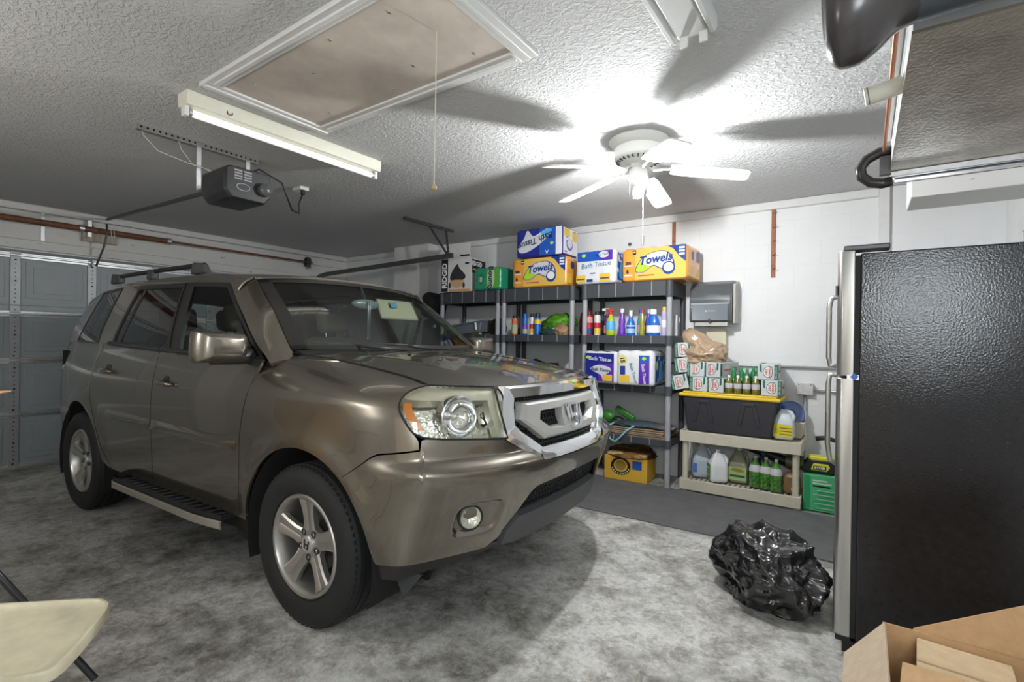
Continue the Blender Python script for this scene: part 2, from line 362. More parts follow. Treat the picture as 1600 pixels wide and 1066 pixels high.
# garage door wall
wl = struct(thing('wall_left', 'white garage door wall with flaking paint above the door', 'wall', (XL, 0, 0)))
b = MB(); b.box((-.2, 4.36, 0), (-.002, YB + .2, ZC)); b.box((-.2, YF - .2, 0), (-.002, -.56, ZC)); b.box((-.2, YF - .2, 2.16), (-.012, YB + .2, ZC)); b.build('wall_panel', white_trim, wl)
for z0, z1, d in ((2.175, 2.265, .026), (2.268, 2.430, .012), (2.434, 2.545, .018)):
    b = MB(); b.box((-.015, YF, z0), (d, YB, z1)); b.build('header_board', MATS['peel'], wl, bevel=.003)
b = MB(); b.box((-.02, 4.34, 0), (.03, 4.44, 2.17)); b.box((-.02, -.64, 0), (.03, -.54, 2.17)); b.build('jamb_board', white_trim, wl, bevel=.004)
o = MB().box((XL, YF, ZC - .07), (XL + .05, YB, ZC)).build('trim_3', white_trim, bevel=.012); struct(o, 'white ceiling moulding above the garage door', 'moulding')
o = MB().box((XL, YB - .035, ZC - .075), (.10, YB, ZC)).build('trim_1', white_trim, bevel=.010); struct(o, 'white ceiling moulding along the block wall', 'moulding')
o = MB().box((.09, YB - .030, 0), (.165, YB, ZC)).build('trim_2', white_trim, bevel=.004); struct(o, 'white vertical corner board on the block wall', 'moulding')
b = MB(); b.box((-5.45, YB - .20, 0), (-4.78, YB + .01, ZC)); o = b.build('wall_pier', white_trim); struct(o, 'white boxed pier left of the shelves', 'wall')

# sectional garage door
dc = mat('garage_door_paint', (.36, .40, .42), .45, var=.05, vscale=5); dcl = mat('garage_door_stile', (.40, .42, .43), .4, .3, var=.1, vscale=15)
gd = struct(thing('door_2', 'grey blue sectional garage door with embossed panels behind the car', 'garage door', (XL + .02, 0, 0)))
stile_y = [1.22 + .592 * k for k in range(-3, 6)]
for sidx in range(4):
    z0 = .035 + sidx * .527; z1 = z0 + .520
    b = MB(); b.box((-.03, -.555, z0), (0, 4.355, z1)); sec = b.build('door_section', dc, gd, bevel=.004)
    for k in range(len(stile_y) - 1):
        y0, y1 = stile_y[k] + .075, stile_y[k + 1] - .075
        b = MB()
        for (a, c_), (d_, e_), h in (((y0, z0 + .07), (y1, z1 - .09), .006), ((y0 + .055, z0 + .12), (y1 - .055, z1 - .14), .010)): b.box((-.001, a, c_), (h, d_, e_))
        b.build('panel', dc, sec, bevel=.005)
for sidx in range(4):
    z0 = .035 + sidx * .527
    for ys_ in stile_y:
        if ys_ < -.6 or ys_ > 4.4: continue
        b = MB(); b.box((0, ys_ - .038, z0), (.016, ys_ + .038, z0 + .520)); st_ = b.build('stile', dcl, gd, bevel=.003)
        b = MB()
        for k in range(12): b.cyl((.0155, ys_ + (.0 if k % 4 else -.006), z0 + .03 + k * .041), (.0168, ys_ + (.0 if k % 4 else -.006), z0 + .03 + k * .041), .0085 if k % 5 == 0 else .0055, 8)
        b.build('stile_holes', under, st_)
for z in (.03, .545, 1.075, 1.53, 2.10):
    b = MB(); b.box((.0, -.55, z - .008), (.035, 4.35, z + .010)); b.box((.0, -.55, z - .030), (.010, 4.35, z + .030)); b.build('strut', steel, gd, bevel=.004)
# the dark painted strip in front of the shelves
mat_m = mat('dark_grey_floor_mat', (.135, .135, .140), .75, var=.18, vscale=7, bump=.2, bscale=90)
o = MB().add([(-4.6, 3.56, .002), (XR - .02, 3.68, .002), (XR - .02, 4.60, .002), (-4.6, 4.60, .002), (-4.6, 3.56, .007), (XR - .02, 3.68, .007), (XR - .02, 4.60, .007), (-4.6, 4.60, .007)], [(4, 5, 6, 7), (0, 1, 5, 4), (1, 2, 6, 5), (2, 3, 7, 6), (3, 0, 4, 7)]).build('floor_mat', mat_m)
tag(o, 'long dark grey mat on the floor in front of the shelves', 'mat')
# ------------------------------------------------------------------ the car
paint = mat('bronze_car_paint', (0.215, 0.195, 0.157), 0.27, 0.82, coat=1.0)
tyre_m = mat('tyre_rubber', (0.014, 0.015, 0.015), 0.7, bump=0.15, bscale=60)
alloy = mat('silver_alloy', (0.55, 0.54, 0.50), 0.32, 0.85)
silver = mat('satin_silver_plastic', (0.62, 0.62, 0.60), 0.3, 0.6)
trim_dk = mat('satin_black_trim', (0.022, 0.021, 0.020), 0.35)
under = mat('underbody_black', (0.012, 0.012, 0.012), 0.9)
cladding = mat('charcoal_cladding', (0.075, 0.078, 0.08), 0.55)
seatm = mat('taupe_seat_fabric', (0.20, 0.175, 0.14), 0.85, bump=0.1, bscale=150)
dash_m = mat('dash_charcoal', (0.035, 0.036, 0.038), 0.6)
side_glass = glass('tinted_side_glass', (0.58, 0.64, 0.61), 1.45, k=.7)
priv_glass = glass('privacy_glass', (0.10, 0.11, 0.12), 1.6)
wind_glass = glass('windscreen_glass', (0.72, 0.80, 0.76), 1.4, k=.14)
lens_glass = glass('clear_lamp_lens', (0.95, 0.96, 0.92), 1.45, k=.6)
amber = mat('amber_lens', (0.75, 0.24, 0.03), 0.2, coat=1.0)
redlens = mat('red_lens', (0.35, 0.01, 0.01), 0.2, coat=1.0)
lampref = mat('lamp_reflector', (0.86, 0.86, 0.80), 0.18, 0.85, bump=.8, bscale=55)
lampbez = mat('lamp_bezel_champagne', (0.74, 0.72, 0.60), 0.3, 0.45)

CAR = thing('car', 'bronze sport utility vehicle parked nose in across the garage', 'car', (-2.1472, 2.3057, 0), (0, 0, 0.03522))
ZC_ = 1.05; DW = 0.12; WT = ZC_ + DW
_Wz = spl([.26, .42, .55, .70, .82, .95, 1.05, 1.15, 1.25], [.915, .952, .966, .974, .978, .976, .967, .950, .926])
def side_base(x, z):
    return _Wz(z) - 0.02 * np.maximum(0, x + .4) ** 2 - 0.085 * np.maximum(0, -2.4 - x) ** 2
def flare(x, z):
    f = 0
    for c in (0.0, -2.775):
        r = np.hypot(x - c, z - .37); f = f + .017 * np.exp(-((r - .465) / .075) ** 2)
    return f
ZL = [.26, .40, .55, .66, .790, .803, .845, .90, 1.0, 1.05]
KN = {2: [(.48, .90), (.50, .925), (.50, .948), (.50, .957), (.505, .964), (.504, .962), (.495, .952), (.495, .950), (.49, .943), (.48, .932)],
      3: [(.55, .84), (.60, .880), (.63, .885), (.66, .890), (.692, .902), (.688, .899), (.655, .877), (.650, .875), (.63, .870), (.61, .860)],
      4: [(.62, .72), (.68, .740), (.725, .745), (.765, .750), (.808, .757), (.803, .753), (.762, .733), (.758, .732), (.74, .730), (.72, .720)],
      5: [(.70, .54), (.765, .540), (.82, .530), (.865, .525), (.904, .527), (.898, .525), (.855, .520), (.850, .524), (.83, .520), (.815, .510)],
      6: [(.73, .27), (.80, .270), (.865, .270), (.905, .270), (.949, .270), (.943, .270), (.90, .270), (.890, .270), (.865, .270), (.85, .270)],
      7: [(.74, 0), (.81, 0), (.88, 0), (.917, 0), (.962, 0), (.956, 0), (.915, 0), (.903, 0), (.875, 0), (.86, 0)]}
_q = [-.5, -.3, -.1, .1, .3]
for k in range(2, 8):
    a = np.array(KN[k][4]); b = np.array(KN[k - 1][4]) if k > 2 else np.array((.3, float(side_base(.3, .775))))
    _q.append(_q[-1] + float(np.hypot(*(a - b))))
QK = dict((k, _q[k + 3]) for k in range(2, 8)); QC = QK[7]
_qf = _q + [QC + (QC - QK[6]), QC + (QC - QK[5])]
_BAS = [spl(_qf, [1.0 if i == j else 0.0 for i in range(len(_qf))]) for j in range(len(_qf))]
_KX = {k: (pchip(ZL, [p[0] for p in KN[k]]), pchip(ZL, [p[1] for p in KN[k]])) for k in KN}
_P3 = {-.5: (-.52, .80, 1.262), -.3: (-.32, .765, 1.252), -.1: (-.10, .735, 1.232), .1: (.10, .715, 1.208), .3: (.30, .712, 1.181),
       2: (.47, .722, 1.155), 3: (.575, .728, 1.138), 4: (.675, .625, 1.132), 5: (.775, .47, 1.126), 6: (.822, .26, 1.134), 7: (.836, 0, 1.137)}
def wrap(q, z):
    q = np.asarray(q, float); z = np.asarray(z, float); X = np.zeros(np.broadcast(q, z).shape); Y = X.copy()
    for j, qq in enumerate(_qf):
        B = _BAS[j](q)
        if j < 5: X = X + B * qq; Y = Y + B * side_base(qq, z)
        else:
            k = j - 3; s = 1
            if k == 8: k = 6; s = -1
            if k == 9: k = 5; s = -1
            X = X + B * _KX[k][0](z); Y = Y + s * B * _KX[k][1](z)
    X = np.where(q < .1, q, X); Y = np.where(q < .1, side_base(q, z), Y)
    return X, Y + np.where(Y > .6, flare(X, z), 0)
def hood_edge(q):
    out = np.zeros(np.shape(q) + (3,))
    for j, qq in enumerate(_qf):
        if j < 5: p = _P3[qq]; s = 1
        else:
            k = j - 3; s = 1
            if k == 8: k = 6; s = -1
            if k == 9: k = 5; s = -1
            p = _P3[k]
        out += _BAS[j](q)[..., None] * np.array((p[0], s * p[1], p[2]))
    return out
def surf(q, w):
    q = np.asarray(q, float); w = np.asarray(w, float)
    z = np.minimum(w, ZC_); x, y = wrap(q, z); P = np.stack([x, y, z], -1)
    t = np.clip((w - ZC_) / DW, 0, 1)[..., None]
    x1, y1 = wrap(q, np.full_like(q, ZC_)); x0, y0 = wrap(q, np.full_like(q, ZC_ - .02))
    P0 = np.stack([x1, y1, np.full_like(q, ZC_)], -1); D = np.stack([(x1 - x0) / .02, (y1 - y0) / .02, np.ones_like(q)], -1)
    P3 = hood_edge(q); h = P3[..., 2:3] - ZC_; P1 = P0 + D * h * .55
    P2 = P3 + np.concatenate([(P1 - P3)[..., :2] * .55, -h * .10], -1)
    Bz = P0 * (1 - t) ** 3 + 3 * P1 * t * (1 - t) ** 2 + 3 * P2 * t ** 2 * (1 - t) + P3 * t ** 3
    return np.where(t > 0, Bz, P)
def normals(P, c=(-1.2, 0, .75)):
    gi = np.gradient(P, axis=0); gj = np.gradient(P, axis=1); n = np.cross(gi, gj); n /= np.linalg.norm(n, axis=-1, keepdims=True) + 1e-9
    ref = P - np.array(c); ref[..., 0] *= .25
    return n * np.where(np.sum(n * ref, -1, keepdims=True) < 0, -1, 1)
def sheet(P, lip=.014, mirror=False, mb=None, nrm=None):
    P = np.array(P, float); n = normals(P) if nrm is None else nrm
    if mirror: P = P * [1, -1, 1]; n = n * [1, -1, 1]
    b = mb or MB(); b.grid(P)
    if lip:
        a, c = P.shape[:2]; idx = [(i, 0) for i in range(a)] + [(a - 1, j) for j in range(1, c)] + [(i, c - 1) for i in range(a - 2, -1, -1)] + [(0, j) for j in range(c - 2, 0, -1)]
        top = [P[i] for i in idx]; bot = [P[i] - n[i] * lip for i in idx]; m = len(idx)
        b.add(top + bot, [(k, (k + 1) % m, m + (k + 1) % m, m + k) for k in range(m)])
    return b
def panel(name, P, m, parent=CAR, lip=.014, off=0.0, side=-1, label=None):
    n = normals(np.array(P, float)); P = np.array(P) + n * off
    return sheet(P, lip, side < 0, nrm=n).build(name, m, parent, smooth=True, label=label)
def mesh_cols(*segs):
    out = []
    for a, b, n in segs: out += list(np.linspace(a, b, n, endpoint=False))
    return np.array(out + [segs[-1][1]])

RA = .462
def arch(q, c=0.0): return .37 + np.sqrt(np.maximum(RA ** 2 - (q - c) ** 2, 0))
gapx = pchip([.38, .77, 1.03, 1.10, 1.30], [-.530, -.510, -.462, -.432, -.335])
QR = QK[3]
def fender_P():
    q0 = mesh_cols((-.530, -.462, 4), (-.462, -.43, 6), (-.43, .29, 44), (.29, QR, 30)); s = np.linspace(0, 1, 46)
    zb = np.where(q0 < -.4615, .40, arch(q0)); zb = np.where(q0 > .29, np.interp(q0, [.29, .46, .50, QR], [.739, .849, .866, .889]), zb)
    wt = np.where(q0 < -.25, WT - .005 - .016 * np.clip((-.25 - q0) / .28, 0, 1), WT - .005); W_ = zb[:, None] + (wt - zb)[:, None] * s[None, :]
    fd = np.clip(1 - (q0 + .53) / .55, 0, 1) ** 1.5; Q = q0[:, None] + (gapx(W_) + .53) * fd[:, None]
    qr = pchip([.85, .92, .945, .98, 1.06, 1.10, WT], [QR - .004, QR - .006, QR - .022, QR - .052, QR - .093, QR - .085, QR - .020])
    f2 = np.clip((q0 - .3) / (QR - .3), 0, 1) ** 2; Q = Q + (qr(W_) - QR) * f2[:, None]
    return surf(Q, W_)
for sd in (-1, 1): panel('front_fender', fender_P(), paint, side=sd)

# front bumper, one moulded cover with the fog lamp pockets pressed in
def q_of_y(y): return np.interp(-y, [-.96, -.89, -.745, -.53, -.27, 0], [.45, QK[3], QK[4], QK[5], QK[6], QC])
def bumper_P():
    q = mesh_cols((.29, .462, 20), (.462, QK[3], 16), (QK[3], QK[5], 44), (QK[5], QC, 40)); s = np.linspace(0, 1, 54)
    zt = np.interp(q, [.29, .46, .50, QR, QR + .004, QR + .03, q_of_y(.74), q_of_y(.56), q_of_y(.33), QC], [.736, .842, .859, .882, .925, .929, .918, .902, .782, .778])
    zb = np.where(q < .462, arch(q) + .0, .405); zb = np.where(q >= .455, np.maximum(np.interp(q, [.455, .47, q_of_y(.56), q_of_y(.50), q_of_y(.44), q_of_y(.385), q_of_y(.35), QC], [.44, .405, .418, .45, .55, .64, .662, .672]), .3), zb)
    W_ = zb[:, None] + (zt - zb)[:, None] * s; Q = np.repeat(q[:, None], len(s), 1); P = surf(Q, W_); n = normals(P)
    qf = q_of_y(.675); u = (Q - (qf + .035)) / .118; v = (W_ - .572) / .074
    rr = (np.abs(u) ** 5 + np.abs(v) ** 5) ** .2; d = np.clip((1.0 - rr) / .11, 0, 1); d = d * d * (3 - 2 * d)
    P = P - n * (d * (.026 + .012 * np.clip(-u, -1, 1)))[..., None]
    return P
_B = bumper_P(); _BF = np.concatenate([_B * [1, -1, 1], _B[::-1][1:]], 0)
bumper = sheet(_BF, .012).build('front_bumper', paint, CAR, smooth=True)
for sd in (-1, 1):      # fog lamps
    qf = q_of_y(.675); c = surf(np.array([[qf]]), np.array([[.575]]))[0, 0]; dirv = Vector((.80, .50 * sd, -.02)).normalized()
    c = Vector((c[0], c[1] * sd, c[2])) - Vector((.80, .5 * sd, 0)) * .020; T = Matrix.Translation(c) @ dirv.to_track_quat('Z', 'Y').to_matrix().to_4x4()
    f = MB().lathe([(.056, -.02), (.056, .004), (.050, .008), (.047, .004)], 28, T).build('fog_lamp', trim_dk, CAR, smooth='auto')
    MB().lathe([(.047, .004), (.030, -.012), (.001, -.016)], 28, T).build('reflector', lampref, f, smooth=True)
    MB().lathe([(.048, .004), (.040, .011), (.022, .0155), (.001, .017)], 28, T).build('lens', lens_glass, f, smooth=True)
# lower valance and intake
def strip(zb, zt, qa, qb, nq, ns, off=0.0):
    q = np.linspace(qa, qb, nq); s = np.linspace(0, 1, ns); zb = zb(q); zt = zt(q); W_ = zb[:, None] + (zt - zb)[:, None] * s; P = surf(np.repeat(q[:, None], ns, 1), W_)
    P = P + normals(P) * off; return np.concatenate([P * [1, -1, 1], P[::-1][1:]], 0)
qa = q_of_y(.475)
V = strip(lambda q: np.interp(q, [qa, qa + .1, QC], [.415, .395, .385]), lambda q: np.interp(q, [qa, qa + .05, QC], [.47, .535, .545]), qa, QC, 40, 14, .012)
sheet(V, .05).build('lower_valance', cladding, CAR, smooth=True)
for sd in (-1, 1):
    q = np.linspace(.452, qa + .02, 30); s = np.linspace(0, 1, 8); zb = np.interp(q, [.45, .62, qa], [.335, .33, .395]); zt = np.interp(q, [.45, .47, qa], [.41, .403, .418])
    P = surf(np.repeat(q[:, None], 8, 1), zb[:, None] + (zt - zb)[:, None] * s); panel('chin_spoiler', P, trim_dk, side=sd, off=-.012, lip=.03)
    b = MB(); b.prism([(.42, .34), (.60, .34), (.50, .215)], sd * .80 - .006, sd * .80 + .006, Matrix(((1, 0, 0, 0), (0, 0, 1, 0), (0, 1, 0, 0), (0, 0, 0, 1))))
    b.build('air_deflector', cladding, CAR)
I_ = strip(lambda q: np.full_like(q, .52), lambda q: np.full_like(q, .675), q_of_y(.50), QC, 30, 8, -.055); sheet(I_, 0).build('intake_duct', under, CAR, smooth=True)
def bars_on(zs, qs, off, r, slant, mb):
    for z in zs:
        P = strip(lambda q: np.full_like(q, z), lambda q: np.full_like(q, z + .002), q_of_y(.48), QC, 24, 2, off)[:, 0]; mb.tube(P, r, 5)
    return mb
g = MB(); bars_on([.545, .572, .599, .626, .653], None, -.03, .0042, 0, g)
for z0, z1 in ((.545, .572), (.572, .599), (.599, .626), (.626, .653)):
    for k in range(40):
        y = .46 - k * .0236; 
        pts = []
        for yy, zz in ((y + (.006 if int(round(z0 * 1000)) % 2 else 0), z0), (y - .008, z1)):
            p = surf(np.array([[q_of_y(abs(yy))]]), np.array([[zz]]))[0, 0]; pts.append((p[0] - .03, math.copysign(p[1], yy), zz))
        g.tube(pts, .0042, 5)
g.build('intake_mesh', black_pl, CAR)

# ---- grille
def gx(y, z): return float(pchip([.74, .775, .815, .90, 1.0, 1.05, 1.14], [.955, .958, .925, .905, .875, .862, .842])(z)) - .235 * y * y
def gring(loops, m, name, parent=CAR, close=True):
    b = MB(); n = len(loops[0])
    P = []
    for L_ in loops: P += [(gx(y, z) + d, y, z) for y, z, d in L_]
    f = []
    for k in range(len(loops) - 1):
        for i in range(n): f.append((k * n + i, k * n + (i + 1) % n, (k + 1) * n + (i + 1) % n, (k + 1) * n + i))
    b.add(P, f); return b.build(name, m, parent, smooth='auto', angle=25)
def loop(pts, d, sub=6):
    full = [(y, z) for y, z in pts] + [(-y, z) for y, z in reversed(pts)]; out = []
    for i in range(len(full)):
        a = full[i]; b = full[(i + 1) % len(full)]
        for j in range(sub): t = j / sub; out.append((a[0] + (b[0] - a[0]) * t, a[1] + (b[1] - a[1]) * t, d))
    return out
gring([loop([(.487, 1.128), (.515, 1.05), (.553, .912), (.525, .885), (.345, .782)], -.03), loop([(.485, 1.128), (.512, 1.05), (.548, .912), (.52, .888), (.343, .785)], .008),
       loop([(.470, 1.118), (.490, 1.05), (.520, .925), (.495, .902), (.335, .805)], .022), loop([(.440, 1.075), (.455, 1.03), (.470, .955), (.445, .925), (.315, .838)], .012),
       loop([(.432, 1.066), (.447, 1.03), (.462, .955), (.438, .928), (.312, .845)], -.03)], chrome, 'grille_surround')
gring([loop([(.44, 1.08), (.46, .95), (.32, .835)], -.055), loop([(.02, .96), (.02, .95), (.02, .94)], -.055)], under, 'grille_backing')
gm = MB()
for k in range(9):
    z = .845 + k * .027; gm.tube([(gx(y, z) - .03, y, z) for y in np.linspace(-.44, .44, 14)], .004, 5)
for k in range(37):
    y = -.43 + k * .0239
    for j in range(8):
        z = .845 + j * .027; o_ = .006 if j % 2 else -.006; gm.tube([(gx(y, z) - .03, y - o_, z), (gx(y, z) - .03, y + o_, z + .027)], .004, 4)
gm.build('grille_mesh', black_pl, CAR)
_in = [(.285, 1.005), (.305, .965), (.225, .912)]
gring([loop([(.392, 1.050), (.428, .975), (.285, .868)], -.03), loop([(.388, 1.047), (.424, .975), (.283, .872)], .006), loop([(.372, 1.038), (.402, .972), (.276, .884)], .020),
       loop(_in, .020), loop([(.278, .998), (.292, .966), (.220, .920)], -.022)], silver, 'grille_bar')
gring([loop([(.095, 1.01), (.115, .96), (.105, .905)], -.02), loop([(.092, 1.01), (.112, .96), (.102, .905)], .018), loop([(.002, .96), (.0015, .955), (.002, .95)], .020)], silver, 'emblem_mount')
def emblem(parent, T, s=1.0, ring=True, m1=chrome, m0=black_pl):
    def rr(h, w0, w1, n=5): return blob2d([(-w1 * .86, h), (w1 * .86, h), (w1, h * .8), (w0, -h * .75), (w0 * .75, -h), (-w0 * .75, -h), (-w0, -h * .75), (-w1, h * .8)], n)
    e = MB()
    o, i = rr(.062 * s, .052 * s, .065 * s), rr(.050 * s, .041 * s, .053 * s); n = len(o)
    vs = [(x, y, 0) for x, y in o] + [(x, y, .010 * s) for x, y in o] + [(x, y, .010 * s) for x, y in i] + [(x, y, 0) for x, y in i]
    e.add([T @ Vector(v) for v in vs], [(k * n + j, k * n + (j + 1) % n, (k + 1) * n + (j + 1) % n, (k + 1) * n + j) for k in range(3) for j in range(n)])
    for sx in (-1, 1): e.prism([(sx * .014 * s, -.05 * s), (sx * .034 * s, -.05 * s), (sx * .046 * s, .052 * s), (sx * .029 * s, .052 * s)][::sx], .001 * s, .009 * s, T)
    e.box((-.022 * s, -.007 * s, .001 * s), (.022 * s, .009 * s, .008 * s), T)
    em = e.build('emblem', m1, parent, bevel=.0015 * s, seg=1)
    MB().prism(i, 0, .002 * s, T).build('emblem_backing', m0, em); return em
_e = Vector((.985, 0, .17)).normalized(); Te = Matrix.Translation((gx(0, .955) + .022, 0, .955)) @ Matrix(((0, -.17, .985, 0), (1, 0, 0, 0), (0, .985, .17, 0), (0, 0, 0, 1)))
emblem(CAR, Te, 1.05)
b = MB(); b.box((gx(0, 1.10) + .012, -.022, 1.096), (gx(0, 1.10) + .0165, .022, 1.106)); b.build('grille_badge', mat('badge_red', (.22, .03, .03), .4), CAR)

# ---- headlights
def hl_P(rows, z0=0.0, w1=WT, pad=0.0):
    q = np.linspace(0, 1, 40); s = np.linspace(0, 1, rows); qi = q_of_y(.535)
    qr = pchip([.92, .945, .98, 1.06, 1.10, WT], [QR - .002, QR - .017, QR - .047, QR - .088, QR - .080, QR - .014])
    zbR = .945
    W0 = np.interp(q, [0, .06, .25, 1], [.955, .937, .927, .906]) + z0; W_ = W0[:, None] + (w1 - W0)[:, None] * s
    ql = qr(W_); qe = qi - .055 * (W_ - .906) / (WT - .906) ; Q = ql + pad + (qe - ql - 2 * pad) * q[:, None]
    return surf(Q, W_)
for sd in (-1, 1):
    hb = panel('headlight', hl_P(18), lampref, side=sd, off=-.075, lip=0)
    P = hl_P(18); n = normals(P); wall = MB()
    a, c = P.shape[:2]; idx = [(i, 0) for i in range(a)] + [(a - 1, j) for j in range(1, c)] + [(i, c - 1) for i in range(a - 2, -1, -1)] + [(0, j) for j in range(c - 2, 0, -1)]
    top = [(P[i] - n[i] * .002) * [1, sd, 1] for i in idx]; bot = [(P[i] - n[i] * .076) * [1, sd, 1] for i in idx]; m_ = len(idx)
    wall.add(top + bot, [(k, (k + 1) % m_, m_ + (k + 1) % m_, m_ + k) for k in range(m_)]); wall.build('lamp_housing', lampbez, hb, smooth='auto')
    panel('lens', hl_P(18, pad=.003), lens_glass, hb, side=sd, off=.001, lip=0)
    panel('upper_bezel', hl_P(30)[:, 19:], lampbez, hb, side=sd, off=-.012, lip=.05)
    panel('inner_bezel', hl_P(30)[35:, :20], lampbez, hb, side=sd, off=-.014, lip=.05)
    am = hl_P(30, pad=.010)[1:6, 4:18]; panel('amber_reflector', am, amber, hb, side=sd, off=-.010, lip=.03)
    for zc_, rad, yy in ((1.012, .090, .735), (1.005, .055, .60)):
        q_ = q_of_y(yy); p = surf(np.array([[q_]]), np.array([[zc_]]))[0, 0]; d = Vector((.93, .30 * sd, .05)).normalized()
        c_ = Vector((p[0], p[1] * sd, p[2])) - d * .030; T = Matrix.Translation(c_) @ d.to_track_quat('Z', 'Y').to_matrix().to_4x4()
        if rad > .06:
            MB().lathe([(rad, -.04), (rad, .012), (rad - .005, .015), (rad - .010, .012), (rad - .012, .0), (rad * .62, -.035), (.012, -.05)], 36, T).build('projector_bowl', chrome, hb, smooth='auto')
            MB().lathe([(.012, -.05), (.012, -.012), (.001, -.008)], 14, T).build('bulb', lampref, hb, smooth='auto')
        else:
            MB().lathe([(rad, -.005), (rad * .7, -.035), (.010, -.045)], 28, T).build('high_beam_bowl', chrome, hb, smooth='auto')
    # dark seal round the lamp
    rim = [(P[i] + n[i] * .0005) * [1, sd, 1] for i in idx]; MB().tube(rim, .0045, 6, closed=True).build('lamp_seal', black_rub, hb, smooth=True)

# ---- hood
def hood_P():
    t = np.linspace(0, 1, 50); s = np.linspace(0, 1, 40); qe = np.interp(s, [0, 1], [QC, QK[3]])
    E_ = hood_edge(QC + (QK[3] - QC) * s ** .95)                       # leading edge, centre -> corner
    ss = np.linspace(-.36, QK[3], 50); S_ = hood_edge(ss) - [0, .005, 0]              # seam, rear -> corner
    Cx = -.20 + (.836 + .20) * t; Cz = pchip([-.20, .1, .45, .70, .836], [1.268, 1.252, 1.216, 1.172, 1.137])(Cx)
    P = np.zeros((50, 40, 3))
    for i in range(50):
        c = np.array((Cx[i], 0, Cz[i])); e = S_[i]
        P[i, :, 0] = c[0] + (e[0] - c[0]) * s ** 1.6; P[i, :, 1] = e[1] * s; P[i, :, 2] = c[2] + (e[2] - c[2]) * s ** 2.2 + .006 * np.exp(-((s - .72) / .10) ** 2) * math.sin(PI * min(1, t[i] * 1.02)) ** .5
    lin = P[-1].copy(); w = (t ** 5)[:, None, None]
    k = np.array([hood_edge(np.array(np.interp(yy, [0, .26, .47, .625, .728], [QC, QK[6], QK[5], QK[4], QK[3]]))) for yy in lin[:, 1]])
    P = P + w * (k - lin); P[:, -1] += (P[:, -2] - P[:, -1]) * .35; return P
H_ = hood_P(); HF = np.concatenate([(H_ * [1, -1, 1])[:, ::-1], H_[:, 1:]], 1)
nH = normals(HF); nH = nH * np.where(nH[..., 2:3] < 0, -1, 1); sheet(HF + [0, 0, .001], .014, nrm=nH).build('hood', paint, CAR, smooth=True)
for yy in (.33, -.33):
    b = MB(); b.ellipsoid((.05, yy, 1.252), (.014, .012, .006), 10, 6); b.build('washer_nozzle', black_pl, CAR, smooth=True)

# ---- doors and sides
belt = lambda x: np.interp(x, [-3.4, -2.9, -2.3, -1.43, -.35], [1.285, 1.283, 1.268, 1.236, 1.222])
def grid_xz(xa, xb, zb, zt, nx, nz, xs=None):
    xs = np.linspace(0, 1, nx) if xs is None else xs; s = np.linspace(0, 1, nz); X = np.zeros((nx, nz)); Z = X.copy()
    for it in range(3):
        if it == 0: Z[:] = .4 + (1.23 - .4) * s
        xl = xa(Z); xr = xb(Z); X = xl + (xr - xl) * xs[:, None]; Z = zb(X[:, :1] * 0 + X) ; Zt = zt(X); Z = Z[:, :1] + (Zt[:, -1:] - Z[:, :1]) * s if False else zb(X) * (1 - s) + zt(X) * s
    return X, Z
def body_P(X, Z):
    Y = side_base(X, Z) + flare(X, Z); return np.stack([X, Y, Z], -1)
G_ = .0035
def door_front():
    return grid_xz(lambda Z: np.full_like(Z, -1.535 + G_), lambda Z: gapx(Z) - 2 * G_, lambda X: np.full_like(X, .395), belt, 40, 40)
def door_rear():
    bx = pchip([.395, .45, .55, .70, .84, .92, 1.10, 1.30], [-2.20, -2.235, -2.315, -2.40, -2.50, -2.545, -2.515, -2.42])
    return grid_xz(lambda Z: bx(Z), lambda Z: np.full_like(Z, -1.535 - G_), lambda X: np.full_like(X, .395), belt, 40, 40), bx
(rX, rZ), rbx = door_rear()
def quarter_P():
    q0 = mesh_cols((-3.24, -3.10, 14), (-3.10, -2.32, 50)); q0 = np.concatenate([[-3.50], np.linspace(-3.42, -3.24, 6, endpoint=False), q0, [-2.235, -2.19]]); s = np.linspace(0, 1, 34)
    zb = np.where(np.abs(q0 + 2.775) < RA + .01, arch(q0, -2.775), .40); zt = belt(q0); Z = zb[:, None] + (zt - zb)[:, None] * s
    xr = rbx(Z) - .007; f = np.clip((q0 + 2.9) / .7, 0, 1)[:, None]; X = q0[:, None] * (1 - f) + np.minimum(q0[:, None], xr) * f
    X = np.where(f > 0, np.minimum(X, xr - (q0[-1] - q0)[:, None] * .02), X)
    return X, Z
REAR = pchip([.26, .40, .8, 1.0, 1.25, 1.3, 1.75], [-3.70, -3.76, -3.80, -3.79, -3.73, -3.71, -3.44])
def rear_wrap_P(n=22):        # rounded rear corner to the centre of the tailgate
    zs = np.linspace(.40, 1.27, 24); a = np.linspace(0, PI / 2, n); P = np.zeros((n, 24, 3))
    for j, z in enumerate(zs):
        y0 = float(side_base(-3.50, z)); xr = float(REAR(z))
        P[:, j, 0] = -3.50 + (xr + 3.50) * np.sin(a) ** .8; P[:, j, 1] = y0 * (np.cos(a) ** .42); P[:, j, 2] = z
    return P
